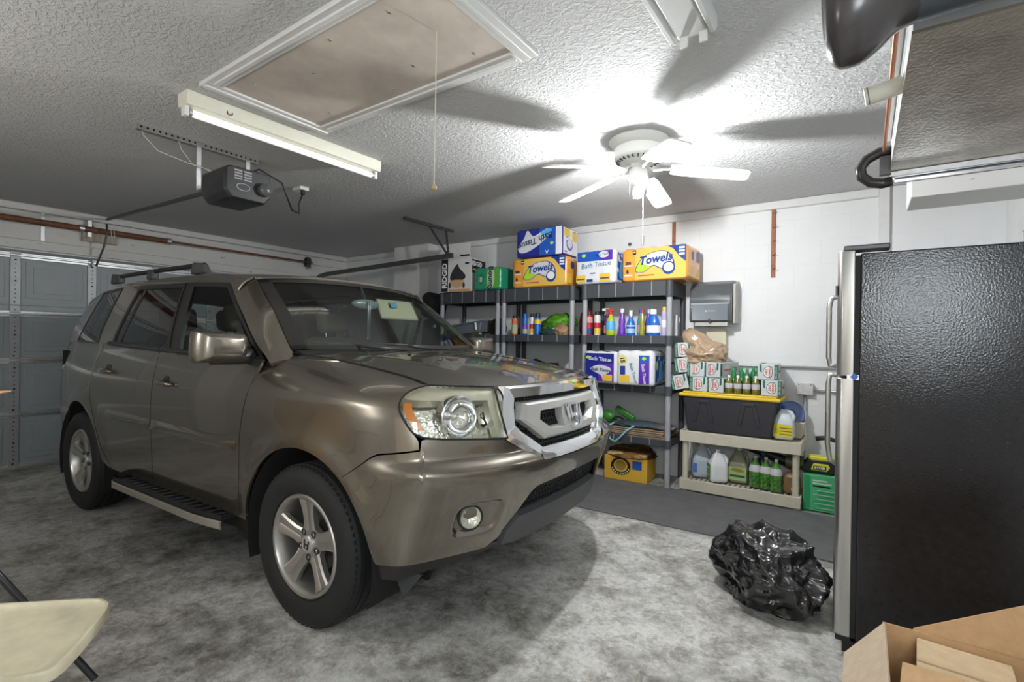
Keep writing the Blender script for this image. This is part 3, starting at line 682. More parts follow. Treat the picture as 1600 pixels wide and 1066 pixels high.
for sd in (-1, 1):
    fd = panel('front_door', body_P(*door_front()), paint, side=sd); rd = panel('rear_door', body_P(rX, rZ), paint, side=sd)
    X, Z = quarter_P(); panel('quarter_panel', body_P(X, Z), paint, side=sd, lip=.02)
    panel('rear_bumper_corner', rear_wrap_P(), paint, side=sd, lip=0)
    # side moulding, one strip per door
    for dr, xa, xb in ((fd, -1.528, -.545), (rd, -2.245, -1.543)):
        x = np.linspace(xa, xb, 16); zc = .792 - .018 * (x + 2.24) / 1.7; prof = [(-.032, 0), (-.028, .014), (-.006, .022), (.010, .022), (.024, .010), (.030, 0)]
        P = np.zeros((16, 6, 3))
        for i in range(16):
            e = min(1, (x[i] - xa) / .03 + .25, (xb - x[i]) / .03 + .25)
            for j, (dz, dy) in enumerate(prof): P[i, j] = (x[i], float(side_base(x[i], zc[i]) + flare(x[i], zc[i])) + dy * e, zc[i] + dz)
        sheet(P, .008, sd < 0).build('door_moulding', paint, dr, smooth='auto', angle=30)
    # door handles
    for dr, xc, zc in ((fd, -1.345, 1.052), (rd, -2.245, 1.088)):
        y = float(side_base(xc, zc)); b = MB(); b.tube([(xc + dx, sd * (y + dy), zc + dz) for dx, dy, dz in ((-.085, .004, .004), (-.075, .026, .004), (-.03, .034, .001), (.03, .034, -.002), (.078, .026, -.005), (.088, .004, -.006))], [.010, .014, .016, .016, .014, .010], 10)
        h = b.build('door_handle', paint, dr, smooth=True); b = MB(); b.ellipsoid((xc - .01, sd * (y - .002), zc + .006), (.048, .006, .036), 20, 8); b.build('handle_recess', trim_dk, h, smooth=True)
    # belt moulding
    for dr, xa, xb in ((fd, -1.53, -.46), (rd, -2.36, -1.54)):
        x = np.linspace(xa, xb, 14); zz = belt(x); P = np.stack([np.stack([x, side_base(x, zz) + d, zz + h], -1) for d, h in ((.002, -.004), (.009, .003), (.007, .018), (-.006, .024))], 1)
        sheet(P, .006, sd < 0).build('belt_moulding', trim_dk, dr, smooth='auto')
# tailgate, rear lamps
b = MB(); b.box((-3.80, -.72, .62), (-3.78, .72, 1.22)); b.build('tailgate', paint, CAR, bevel=.01)
for sd in (-1, 1):
    b = MB(); z_ = np.linspace(.82, 1.24, 10); b.box((-3.72, sd * .68 - .09, .84), (-3.54, sd * .68 + .09, 1.24)); b.build('tail_lamp', redlens, CAR, bevel=.03)

# ---- greenhouse
Gz = spl([1.20, 1.30, 1.45, 1.66, 1.74], [.938, .915, .865, .778, .742])
def gs(x, z): return Gz(z) - .018 * np.maximum(0, x + 1.1) ** 2 - .07 * np.maximum(0, -2.5 - x) ** 2
def quad(c, nx=10, nz=10, off=0.0):      # corners (x, z): bottom rear, bottom front, top front, top rear
    u = np.linspace(0, 1, nx)[:, None]; v = np.linspace(0, 1, nz)[None, :]; c = np.array(c, float)
    X = (1 - v) * ((1 - u) * c[0, 0] + u * c[1, 0]) + v * ((1 - u) * c[3, 0] + u * c[2, 0]); Z = (1 - v) * ((1 - u) * c[0, 1] + u * c[1, 1]) + v * ((1 - u) * c[3, 1] + u * c[2, 1])
    return np.stack([X, gs(X, Z) + off, Z], -1)
Z1 = 1.668
FW = [(-1.270, 1.225), (-.440, 1.225), (-.985, 1.640), (-1.435, Z1)]; RW = [(-2.285, 1.262), (-1.430, 1.232), (-1.600, Z1), (-2.255, 1.688)]
CW = [(-3.06, 1.290), (-2.60, 1.282), (-2.62, 1.700), (-2.98, 1.672)]
zc_roof = pchip([-3.5, -3.3, -2.8, -2.0, -1.4, -1.0, -.82], [1.690, 1.735, 1.790, 1.802, 1.788, 1.757, 1.733])
ze_roof = pchip([-3.45, -3.2, -2.8, -2.0, -1.4, -1.0, -.85], [1.660, 1.700, 1.738, 1.748, 1.742, 1.716, 1.695])
ye_roof = pchip([-3.45, -3.0, -2.4, -1.4, -1.0, -.85], [.62, .690, .726, .730, .712, .690])
xr_ = np.linspace(-3.45, -.86, 60); sr = np.linspace(-1, 1, 41)
RP = np.zeros((60, 41, 3))
for i, x in enumerate(xr_):
    yy = sr * float(ye_roof(x)); RP[i, :, 0] = x + .055 * (1 - np.abs(sr) ** 2) * ((x + 3.45) / 2.6) ** 6; RP[i, :, 1] = yy; RP[i, :, 2] = ze_roof(x) + (zc_roof(x) - ze_roof(x)) * (1 - np.abs(sr) ** 2.6)
nr = normals(RP); nr = nr * np.where(nr[..., 2:3] < 0, -1, 1); sheet(RP, .012, nrm=nr).build('roof', paint, CAR, smooth=True)
sheet(RP[:, 2:-2] * [1, .97, 1] - [0, 0, .035], 0).build('headliner', dash_m, CAR, smooth=True)
for sd in (-1, 1):
    # cant rail (body colour) from the roof edge down to the window tops
    xs = np.linspace(-3.30, -.88, 50); n = 10; P = np.zeros((50, n, 3)); wtop = np.interp(xs, [-3.3, -3.0, -2.6, -2.2, -1.5, -1.0, -.88], [1.60, 1.690, 1.712, 1.705, 1.690, 1.660, 1.60])
    for i, x in enumerate(xs):
        a = np.array((float(ye_roof(x)), float(ze_roof(x)))); e = np.array((float(gs(x, wtop[i])), wtop[i])); m_ = np.array((a[0] + (e[0] - a[0]) * .72, a[1] + (e[1] - a[1]) * .22))
        t = np.linspace(0, 1, n)[:, None]; P[i, :, 1:] = (1 - t) ** 2 * a + 2 * t * (1 - t) * m_ + t * t * e; P[i, :, 0] = x
    P[:, 0, 2] -= .001; panel('roof_side_rail', P, paint, side=sd, lip=.01)
    # A pillar
    t = np.linspace(0, 1, 24); A0 = np.stack([np.interp(t, [0, .08, .5, 1], [-.30, -.355, -.60, -.885]), np.interp(t, [0, .08, .5, 1], [.79, .795, .745, .685]), np.interp(t, [0, .08, .5, 1], [1.225, 1.272, 1.488, 1.694])], -1)
    A1 = np.stack([np.interp(t, [0, .08, .16, .5, 1], [-.33, -.395, -.49, -.71, -1.03]), np.zeros(24), np.interp(t, [0, .08, .16, .5, 1], [1.205, 1.250, 1.305, 1.462, 1.672])], -1); A1[:, 1] = gs(A1[:, 0], A1[:, 2]) - .002
    u = np.linspace(0, 1, 9)[:, None]; P = np.zeros((24, 9, 3))
    for i in range(24):
        m_ = A0[i] * .45 + A1[i] * .55 + np.array((.018, .022, .012)); P[i] = (1 - u) ** 2 * A0[i] + 2 * u * (1 - u) * m_ + u * u * A1[i]
    panel('a_pillar', P, paint, side=sd, lip=.02)
    # C pillar, D pillar (body colour)
    panel('c_pillar', quad([(-2.62, 1.275), (-2.315, 1.262), (-2.30, 1.715), (-2.66, 1.72)], off=-.001), paint, side=sd, lip=.01)
    panel('d_pillar', quad([(-3.42, 1.27), (-3.04, 1.285), (-2.96, 1.70), (-3.28, 1.64)], 12, 12, off=-.002), paint, side=sd, lip=.05)
    # black window surrounds and glass
    dk = panel('window_surround', quad([(-2.32, 1.24), (-.40, 1.215), (-1.0, 1.67), (-2.29, 1.706)], 30, 12, off=-.014), trim_dk, side=sd, lip=0) if False else None
    def frame(name, W_, wd, m, parent, off):
        W_ = np.array(W_, float); c = W_.mean(0); 
        ins = np.array([[W_[0, 0] + wd, W_[0, 1] + wd * .6], [W_[1, 0] - wd * 1.5, W_[1, 1] + wd * .6], [W_[2, 0] - wd * .3, W_[2, 1] - wd], [W_[3, 0] + wd, W_[3, 1] - wd]])
        mb = MB()
        for k in range(4):
            a, b_, c_, d_ = W_[k], W_[(k + 1) % 4], ins[(k + 1) % 4], ins[k]; P = quad([a, b_, c_, d_], 16, 4, off); sheet(P, .012, sd < 0, mb)
        mb.build(name, m, parent, smooth='auto'); return ins
    ins = frame('window_frame', [(-1.300, 1.222), (-.385, 1.222), (-1.000, 1.662), (-1.462, 1.690)], .028, trim_dk, CAR, .002)
    panel('door_window', quad(ins, 16, 12, -.006), side_glass, side=sd, lip=0)
    ins = frame('window_frame', [(-2.318, 1.255), (-1.405, 1.230), (-1.578, 1.692), (-2.292, 1.706)], .030, trim_dk, CAR, .002)
    panel('door_window', quad(ins, 16, 12, -.006), priv_glass, side=sd, lip=0)
    panel('window_divider', quad([(-2.215, 1.27), (-2.175, 1.27), (-2.145, 1.68), (-2.185, 1.68)], 3, 10, -.002), trim_dk, side=sd, lip=.01)
    panel('b_pillar', quad([(-1.47, 1.225), (-1.285, 1.222), (-1.448, 1.690), (-1.60, 1.692)], 8, 12, -.004), trim_dk, side=sd, lip=.02)
    ins = frame('window_frame', [(-3.08, 1.280), (-2.575, 1.272), (-2.60, 1.708), (-2.985, 1.690)], .018, trim_dk, CAR, .003)
    panel('quarter_window', quad(ins, 14, 12, 0), priv_glass, side=sd, lip=0)
    # mirror sail
    panel('mirror_sail', quad([(-.640, 1.232), (-.452, 1.230), (-.700, 1.420), (-.715, 1.420)], 8, 8, .004), trim_dk, side=sd, lip=.015)
    # roof rail
    xs = np.linspace(-3.02, -1.56, 24); pts = [(x, sd * .655, 1.828 - .05 * ((x + 2.2) / .9) ** 4 * .3) for x in xs]
    rr = MB().tube(pts, .017, 10).build('roof_rail', black_pl, CAR, smooth=True)
    for xa, xb in ((-1.72, -1.50), (-3.10, -2.92), (-2.42, -2.30)):
        MB().prism([(xa, 1.765), (xb, 1.765), (xb - .06 * (xb > -1.6), 1.835), (xa + .03, 1.850)], sd * .655 - .024, sd * .655 + .024, Matrix(((1, 0, 0, 0), (0, 0, 1, 0), (0, 1, 0, 0), (0, 0, 0, 1)))).build('rail_foot', cladding, rr, bevel=.012)
# windscreen
t = np.linspace(0, 1, 24)[:, None]; u = np.linspace(-1, 1, 41)[None, :]; au = np.abs(u)
bx_, bz_ = -.205 - .150 * au ** 2.2, 1.272 + .004 * au ** 2; tx_, tz_ = -.815 - .070 * au ** 2.2, 1.731 - .038 * au ** 2.4
WX = bx_ + (tx_ - bx_) * t; WZ = bz_ + (tz_ - bz_) * t + .02 * np.sin(PI * t); WY = u * (.792 + (.684 - .792) * t)
WS = np.stack([WX, WY, WZ], -1); nw = normals(WS); nw = nw * np.where(nw[..., 0:1] < 0, -1, 1)
ws = sheet(WS - nw * .003, 0).build('windscreen', wind_glass, CAR, smooth=True)
fr = MB()
for blk in (WS[:2], WS[-3:], WS[:, :3], WS[:, -3:]): sheet(blk, 0, mb=fr)
fr.build('windscreen_border', trim_dk, ws, smooth=True)
# cowl and wipers
cw = np.stack([np.stack([bx_[0] + .10 * k - .004, u[0] * (.78 - .02 * k), bz_[0] - .004 - .018 * k], -1) for k in (0, .5, 1)], 0); sheet(cw, .02).build('cowl', black_pl, CAR, smooth=True)
for y0, y1 in ((.30, -.30), (-.12, -.66)):
    p = [(float(np.interp(abs(y), [0, .8], [-.185, -.335])) - .012 * k, y, 1.281 + .006 * k) for k, y in enumerate(np.linspace(y0, y1, 6))]
    wp = MB().tube(p, .006, 6).build('wiper', black_pl, CAR, smooth=True); MB().tube([(p[0][0] + .05, y0, 1.27), (p[0][0] + .03, (y0 + y1) / 2, 1.287), p[3]], .008, 6).build('wiper_arm', black_pl, wp, smooth=True)

# ---- wing mirrors
for sd in (-1, 1):
    mr = MB(); out = blob2d([(-.128, .058), (-.10, .075), (.06, .070), (.112, .062), (.122, .03), (.118, -.045), (.085, -.070), (-.10, -.078), (-.132, -.055)], 5); n = len(out); vs = []; lv = [(0, .97), (.03, 1.0), (.07, .96), (.105, .80), (.118, .55)]
    for dx, s in lv: vs += [(dx, sd * (1.078 + -y * s), 1.287 + z * s) for y, z in out]
    mr.add(vs, [(k * n + j, k * n + (j + 1) % n, (k + 1) * n + (j + 1) % n, (k + 1) * n + j) for k in range(len(lv) - 1) for j in range(n)] + [tuple((len(lv) - 1) * n + j for j in range(n))])
    for i, v in enumerate(mr.v): mr.v[i] = (v[0] - .545, v[1], v[2])
    m_ = mr.build('wing_mirror', paint, CAR, smooth=True)
    b = MB(); b.prism([(y * -sd, z) for y, z in [(p[0] * .93, p[1] * .93) for p in out]], -.004, .004, Matrix(((0, 0, 1, -.541), (1, 0, 0, sd * 1.078), (0, 1, 0, 1.287), (0, 0, 0, 1)))); b.build('mirror_glass', chrome, m_)
    b = MB(); b.tube([(-.55, sd * .90, 1.245), (-.50, sd * .95, 1.238), (-.48, sd * 1.02, 1.228), (-.48, sd * 1.14, 1.218)], [.05, .042, .032, .018], 10); b.build('mirror_arm', trim_dk, m_, smooth=True)

# ---- running boards
for sd in (-1, 1):
    x = np.linspace(-2.02, -.62, 30); yo = .985 + .055 * np.clip(np.minimum((x + 2.02) / .10, 1), 0, 1) ** .5 * np.clip((-.56 - x) / .30, .0, 1) ** .45
    P = np.zeros((30, 6, 3))
    for j, (f, zz) in enumerate(((0, .375), (1, .375), (1, .368), (1.0, .335), (.98, .328), (0, .325))): P[:, j, 0] = x; P[:, j, 1] = .82 + (yo - .82) * f + (.006 if j in (2, 3) else 0); P[:, j, 2] = zz
    rb = sheet(P[:, 1:5] , .01, sd < 0).build('running_board', mat('board_edge_taupe', (.34, .32, .27), .45), CAR, smooth='auto', angle=30)
    tp = np.stack([np.stack([x, np.full_like(x, .82), np.full_like(x, .374)], -1), np.stack([x, yo - .004, np.full_like(x, .374)], -1)], 1); sheet(tp, .03, sd < 0).build('tread_plate', black_pl, rb)
    for k in range(17):
        xx = -1.93 + k * .078; yy = .995
        MB().tube([(xx - .03, sd * yy, .376), (xx + .012, sd * yy, .376), (xx + .018, sd * (yy - .012), .376), (xx + .03, sd * (yy - .085), .376)], .003, 5).build('tread_rib', cladding, rb)

# ---- wheels
def make_wheel(x, sd):
    w = bpy.data.objects.new('wheel', None); COL.objects.link(w); w.parent = CAR; w.location = (x, sd * .852, .372); w.rotation_euler = (R(90) if sd < 0 else R(-90), 0, 0)
    ty = [(.238, .085), (.246, .106), (.262, .115), (.300, .122), (.335, .119), (.356, .106), (.366, .092), (.3715, .078)]
    tr = []
    for a_, b_ in ((.078, .056), (.046, .012), (.004, -.004), (-.012, -.046), (-.056, -.078)): tr += [(.374, a_), (.374, b_), (.365, b_ - .001)] if b_ > -.07 else [(.374, a_), (.374, b_)]
    tr2 = []
    for k, (a_, b_) in enumerate(((.078, .052), (.043, .006), (-.003, -.040), (-.049, -.078))): tr2 += [(.366, a_ + .0005), (.374, a_), (.374, b_), (.366, b_ - .0005)]
    prof = ty + tr2 + [(r, -h) for r, h in reversed(ty)]
    MB().lathe(prof, 64).build('tyre', tyre_m, w, smooth='auto', angle=30)
    nb = MB()
    for k in range(72):
        a = 2 * PI * k / 72; T = Matrix.Rotation(a, 4, 'Z'); nb.box((.350, -.008, .088), (.3665, .008, .1005), T)
    nb.build('shoulder_lugs', tyre_m, w)
    rim = MB().lathe([(.236, -.09), (.236, .085), (.240, .100), (.234, .106), (.222, .104), (.214, .092), (.208, .03), (.205, -.06)], 64).build('rim', alloy, w, smooth='auto', angle=35)
    for k in range(5):
        T = Matrix.Rotation(2 * PI * k / 5 + R(18), 4, 'Z'); P = []
        for r, hw, h in ((.035, .040, .070), (.075, .042, .074), (.11, .038, .078), (.16, .043, .086), (.212, .055, .094)):
            P.append([(r, -hw, h - .030), (r, -hw, h - .006), (r, -hw + .010, h), (r, -.006, h - .001), (r, 0, h - .004), (r, .006, h - .001), (r, hw - .010, h), (r, hw, h - .006), (r, hw, h - .030)])
        P = np.array(P); P = (np.array(T)[:3, :3] @ P.reshape(-1, 3).T).T.reshape(P.shape); MB().grid(P).build('spoke', alloy, rim, smooth='auto', angle=28)
        T2 = Matrix.Rotation(2 * PI * k / 5 + R(54), 4, 'Z'); MB().lathe([(.017, .060), (.017, .074), (.012, .077), (.012, .068), (.001, .068)], 14, T2 @ Matrix.Translation((.062, 0, 0))).build('lug_recess', trim_dk, rim, smooth='auto')
        MB().lathe([(.0095, .06), (.0095, .073), (.001, .076)], 6, T2 @ Matrix.Translation((.062, 0, 0))).build('lug_nut', chrome, rim)
    MB().lathe([(.088, .040), (.085, .066), (.060, .072), (.040, .072)], 40).build('hub', alloy, rim, smooth='auto', angle=35)
    cp = MB().lathe([(.040, .068), (.040, .080), (.035, .084), (.001, .085)], 30).build('hub_cap', silver, rim, smooth='auto')
    emblem(cp, Matrix.Translation((0, 0, .0845)) @ Matrix.Rotation(R(25), 4, 'Z'), .40, m0=alloy) if False else None
    e = MB(); s = .42; T = Matrix.Translation((0, 0, .084)) @ Matrix.Rotation(R(-8), 4, 'Z')
    for q in (-1, 1): e.prism([(q * .014 * s, -.05 * s), (q * .034 * s, -.05 * s), (q * .046 * s, .052 * s), (q * .029 * s, .052 * s)][::q], 0, .003, T)
    e.box((-.022 * s, -.007 * s, 0), (.022 * s, .009 * s, .003), T); e.build('emblem', trim_dk, cp)
    MB().lathe([(.14, .012), (.14, .0), (.05, .0), (.05, .02)], 40).build('brake_disc', dsteel, w, smooth='auto')
    MB().lathe([(.204, -.06), (.02, -.062)], 32).build('wheel_back', under, w)
    return w
for x in (0.0, -2.775):
    for sd in (-1, 1): make_wheel(x, sd)

# ---- wheel wells, floor pan, interior
for c in (0.0, -2.775):
    for sd in (-1, 1):
        T = Matrix.Translation((c, sd * .60, .37)) @ Matrix.Rotation(R(-90) * sd, 4, 'X')
        aa = np.linspace(-.35, PI + .35, 30); P = np.array([[(c + (RA + .004) * math.cos(a), sd * y, .37 + (RA + .004) * math.sin(a)) for y in (.60, .75, .90, .955)] for a in aa]); MB().grid(P).build('wheel_liner', under, CAR, smooth=True)
        MB().prism([(c + .49 * math.cos(a), .37 + .49 * math.sin(a)) for a in np.linspace(-.35, PI + .35, 24)], sd * .60 - .01, sd * .60 + .01, Matrix(((1, 0, 0, 0), (0, 0, 1, 0), (0, 1, 0, 0), (0, 0, 0, 1)))).build('well_wall', under, CAR)
b = MB(); b.box((-3.6, -.60, .24), (.30, .60, .42)); b.box((-2.25, -.90, .30), (-.50, .90, .44)); b.build('floor_pan', under, CAR)
MB().box((-.52, -.86, .44), (-.44, .86, 1.18)).build('firewall', under, CAR); MB().box((-3.55, -.86, .8), (-3.5, .86, 1.2)).build('rear_bulkhead', under, CAR)
db = MB(); ys = np.linspace(-.80, .80, 25); prof = [(-.30, 1.255), (-.45, 1.262), (-.66, 1.245), (-.78, 1.19), (-.82, 1.05), (-.70, .80)]
db.grid([[(x - .05 * (1 - (y / .8) ** 2) * 0, y, z + (.035 * math.exp(-((y - .38) / .20) ** 2) if -.75 < x < -.5 else 0)) for x, z in prof] for y in ys]); db.build('dashboard', dash_m, CAR, smooth=True)
st = thing_st = bpy.data.objects.new('steering_wheel', None); COL.objects.link(st); st.parent = CAR; st.location = (-.90, .38, 1.10); st.rotation_euler = (0, R(-65), 0)
MB().tube([(.185 * math.cos(a), .185 * math.sin(a), 0) for a in np.linspace(0, 2 * PI, 33)[:-1]], .016, 8, closed=True).build('wheel_rim', dash_m, st, smooth=True)
b = MB(); b.ellipsoid((0, 0, -.02), (.07, .08, .03), 14, 8); b.tube([(0, -.18, 0), (0, 0, -.01), (0, .18, 0)], .014, 6); b.build('wheel_hub', dash_m, st, smooth=True)
def seat(x, y, w, hr=True):
    s = bpy.data.objects.new('seat', None); COL.objects.link(s); s.parent = CAR; s.location = (x, y, 0)
    b = MB(); b.cbox((.10, 0, .70), (.52, w, .16)); b.build('seat_cushion', seatm, s, bevel=.05, seg=3)
    b = MB(); b.cbox((-.22, 0, 1.02), (.14, w, .66), (0, R(-14), 0)); b.build('seat_back', seatm, s, bevel=.05, seg=3)
    for yy in ((0,) if w < .7 else (-.42, 0.02, .42)):
        b = MB(); b.cbox((-.325, yy, 1.475), (.11, .27, .19), (0, R(-12), 0)); h = b.build('headrest', seatm, s, bevel=.05, seg=3)
        b = MB()
        for q in (-.06, .06): b.cyl((-.305, yy + q, 1.30), (-.325, yy + q, 1.42), .007, 8)
        b.build('headrest_stem', chrome, h)
for yy in (-.38, .38): seat(-1.25, yy, .52)
seat(-2.15, 0, 1.30)
b = MB(); b.ellipsoid((-.70, .0, 1.575), (.022, .125, .036), 18, 10); im = b.build('rear_view_mirror', mat('mirror_shell_grey', (.16, .19, .20), .3), CAR, smooth=True)
b = MB(); b.cyl((-.70, 0, 1.59), (-.76, 0, 1.70), .011, 8); b.build('mirror_stalk', black_pl, im)
b = MB()
for q in (-.006, .009):
    b.tube([(-.672, q, 1.60), (-.668, q, 1.54), (-.672, q * 1.2, 1.33)], .004, 6)
b.build('hanging_beads', steel, im, smooth=True)
b = MB(); b.cbox((-.865, -.46 * -1, 1.565), (.025, .40, .17), (0, R(-25), 0)); vs_ = b.build('sun_visor', mat('visor_beige', (.46, .42, .30), .8), CAR, bevel=.012)
b = MB(); b.cbox((-.848, .40, 1.600), (.004, .065, .045), (0, R(-25), 0)); b.build('visor_sticker', mat('sticker_blue', (.10, .30, .48), .5), vs_)
b = MB(); b.cbox((-.858, .40, 1.556), (.004, .060, .018), (0, R(-25), 0)); b.build('visor_sticker', mat('sticker_yellow', (.6, .5, .05), .5), vs_)
# ------------------------------------------------------------------ ceiling things
fan = thing('ceiling_fan', 'white five blade ceiling fan with a lit bulb', 'fan', (FAN[0], FAN[1], ZC))
fanw = mat('fan_white_enamel', (.76, .76, .73), .35)
MB().lathe([(.001, 0), (.175, 0), (.185, -.012), (.165, -.035), (.130, -.050), (.130, -.055)], 40).build('canopy', fanw, fan, smooth='auto')
fm = MB().lathe([(.125, -.050), (.148, -.060), (.150, -.120), (.142, -.130), (.100, -.152), (.062, -.160), (.060, -.185), (.001, -.185)], 40).build('motor_housing', fanw, fan, smooth='auto')
b = MB()
for k in range(26):
    T = Matrix.Rotation(2 * PI * k / 26, 4, 'Z'); b.box((.108, -.0035, -.1495), (.136, .0035, -.134), T @ Matrix.Translation((0, 0, .0035)))
b.build('vent_slots', mat('vent_shadow_grey', (.05, .05, .05), .8), fm)
for k in range(5):
    a = R(238 - 72 * k); br = bpy.data.objects.new('blade', None); COL.objects.link(br); br.parent = fan; br.rotation_euler = (0, 0, a)
    arm = MB(); arm.tube([(.055, 0, -.175), (.10, 0, -.200), (.15, 0, -.196), (.20, 0, -.198)], [.010, .009, .008, .008], 8)
    for dy in (-.022, .022): arm.tube([(.19, 0, -.198), (.215, dy, -.199), (.25, dy * .8, -.200)], .006, 6)
    arm.build('blade_iron', fanw, br, smooth=True)
    out = [(.20, -.050), (.26, -.062), (.60, -.068), (.645, -.062), (.66, -.045), (.66, .045), (.645, .062), (.60, .068), (.26, .062), (.20, .050)]
    T = Matrix.Translation((.2, 0, -.200)) @ Matrix.Rotation(R(8), 4, 'Y') @ Matrix.Rotation(R(-11), 4, 'X') @ Matrix.Translation((-.2, 0, 0))
    MB().prism(out, -.004, .004, T).build('blade_board', fanw, br, bevel=.002)
MB().lathe([(.055, -.185), (.058, -.225), (.062, -.232), (.062, -.245), (.040, -.250), (.001, -.250)], 30).build('light_kit', fanw, fan, smooth='auto')
MB().lathe([(.050, -.245), (.052, -.275), (.056, -.330), (.052, -.360)], 28).build('glass_shade', glass('lamp_shade_glass', (.97, .97, .97), 1.25), fan, smooth=True)
bulb_m = mat('lit_bulb', (1, 1, 1), .5, emit=1400, ecol=(.98, .99, 1.0))
MB().lathe([(.001, -.372), (.018, -.366), (.028, -.348), (.030, -.332), (.024, -.310), (.014, -.292), (.013, -.250)], 20).build('bulb', bulb_m, fan, smooth=True)
MB().tube([(.015, .05, -.235), (.016, .055, -.45), (.016, .055, -.60)], .0022, 6).build('pull_chain', steel, fan)
MB().cyl((.016, .055, -.60), (.016, .055, -.66), .010, 10).build('chain_pull', steel, fan)

# attic hatch
ah = thing('attic_hatch', 'attic hatch with a stained plywood panel and white trim in the ceiling', 'hatch', (-1.975, 1.515, ZC))
ply = mat('stained_plywood', (.60, .53, .465), .7, var=.22, vscale=2.2)
MB().box((-.70, -.28, -.012), (.70, .28, -.001)).build('hatch_panel', ply, ah)
def trim_bar(x0, y0, x1, y1, nm='trim_board'):
    b = MB(); b.box((x0, y0, -.022), (x1, y1, 0)); o = b.build(nm, white_trim, ah, bevel=.004); return o
for x0, y0, x1, y1 in ((-.785, -.36, -.70, .36), (.70, -.36, .785, .36), (-.70, -.36, .70, -.28), (-.70, .28, .70, .36)):
    o = trim_bar(x0, y0, x1, y1)
    cx, cy = (x0 + x1) / 2, (y0 + y1) / 2; lx, ly = (x1 - x0) / 2, (y1 - y0) / 2
    if lx < ly: MB().box((cx - .012, y0 + .01, -.030), (cx + .012, y1 - .01, -.02)).build('trim_bead', white_trim, o, bevel=.004)
    else: MB().box((x0 + .01, cy - .012, -.030), (x1 - .01, cy + .012, -.02)).build('trim_bead', white_trim, o, bevel=.004)
for x, y in ((-.55, -.2), (-.2, -.1), (.25, .12), (.55, .2), (-.5, .2), (0, .22), (.45, -.2), (.1, -.22)):
    MB().lathe([(.001, -.016), (.008, -.014), (.009, -.011)], 8, Matrix.Translation((x, y, 0))).build('screw_head', steel, ah)
o = MB().tube([(.52, -.011, -.012), (.52, -.011, -.30), (.519, -.012, -.645)], .0022, 6).build('pull_cord', mat('cream_cord', (.6, .57, .45), .8), ah)
MB().ellipsoid((.519, -.012, -.655), (.012, .012, .013), 12, 8).build('pull_knob', mat('wood_bead', (.42, .33, .13), .5), ah, smooth=True)

# lit fluorescent fixture
f1 = thing('fluorescent_light', 'long white single tube fluorescent light beside the attic hatch', 'light', (-2.93, 1.785, ZC), (0, 0, R(-.3)))
cream = mat('yellowed_white_enamel', (.74, .73, .62), .4, var=.05, vscale=10)
MB().prism([(-.058, 0), (-.058, -.020), (-.050, -.075), (.050, -.075), (.058, -.020), (.058, 0)], -.635, .635, Matrix(((1, 0, 0, 0), (0, 0, 1, 0), (0, 1, 0, 0), (0, 0, 0, 1)))).build('housing', cream, f1, bevel=.004)
tube_m = mat('lit_fluorescent_tube', (.9, .9, .9), .4, emit=.42, ecol=(1.0, .97, .92))
MB().cyl((0, -.605, -.100), (0, .605, -.100), .019, 20).build('tube', tube_m, f1, smooth='auto')
for s in (-1, 1):
    b = MB(); b.box((-.022, s * .62 - .012, -.125), (.022, s * .62 + .012, -.07)); b.build('lamp_holder', white_pl, f1, bevel=.004)
    b = MB(); b.cyl((0, s * .590, -.100), (0, s * .606, -.100), .0195, 16); b.build('tube_cap', steel, f1)
MB().lathe([(.016, -.002), (.018, .0), (.012, .0015)], 14, Matrix.Translation((.0545, -.42, -.045)) @ Matrix.Rotation(R(84), 4, 'Y')).build('knockout', dsteel, f1)
# unlit fixture
f2 = thing('fluorescent_light', 'unlit double socket fluorescent light without tubes near the fan', 'light', (-.575, 1.43, ZC))
refl = mat('grey_reflector_enamel', (.66, .67, .66), .25, var=.06, vscale=4)
MB().prism([(-.095, 0), (-.095, -.045), (-.088, -.062), (-.070, -.062), (-.060, -.040), (-.052, -.052), (.052, -.052), (.060, -.040), (.070, -.062), (.088, -.062), (.095, -.045), (.095, 0)], -.62, .62, Matrix(((1, 0, 0, 0), (0, 0, 1, 0), (0, 1, 0, 0), (0, 0, 0, 1)))).build('housing', refl, f2, bevel=.002)
for s in (-1, 1):
    for x in (-.030, .045):
        o = MB().box((x - .016, s * .612 - .006, -.092), (x + .016, s * .612 + .006, -.045)).build('lamp_holder', white_pl, f2, bevel=.003)
        o2 = MB(); o2.tube([(x + .0095 * math.cos(a), s * .612 + s * .0065, -.070 + .0095 * math.sin(a)) for a in np.linspace(.6, 2 * PI - .6, 14)], .0022, 6); o2.build('socket_slot', blackink, o)

# garage door opener
go = thing('garage_door_opener', 'black garage door opener motor with a rail running to the door', 'opener', (-3.13, 1.53, 2.235))
prof = [(-.135, -.05), (-.135, .075), (-.11, .095), (.11, .095), (.135, .075), (.135, -.05), (.10, -.095), (-.10, -.095)]
MB().prism(prof, -.15, .13, Matrix(((0, 0, 1, 0), (1, 0, 0, 0), (0, 1, 0, 0), (0, 0, 0, 1)))).build('motor_case', mat('opener_black', (.022, .022, .026), .3), go, bevel=.012, seg=3)
MB().prism([(x * .97, z * .97) for x, z in prof], .13, .145, Matrix(((0, 0, 1, 0), (1, 0, 0, 0), (0, 1, 0, 0), (0, 0, 0, 1)))).build('front_cover', black_pl, go, bevel=.008)
MB().lathe([(.040, 0), (.040, .035), (.03, .045), (.001, .048)], 20, Matrix.Translation((.14, .09, -.01)) @ Matrix.Rotation(R(90), 4, 'Y')).build('light_lens', mat('smoked_lens', (.08, .08, .085), .25), go, smooth='auto')
for k in range(4):
    for j in range(2): MB().box((.1448, -.085 + j * .055, .018 + k * .016), (.147, -.040 + j * .055, .027 + k * .016)).build('vent_slot', mat('slot_grey', (.30, .30, .32), .5), go)
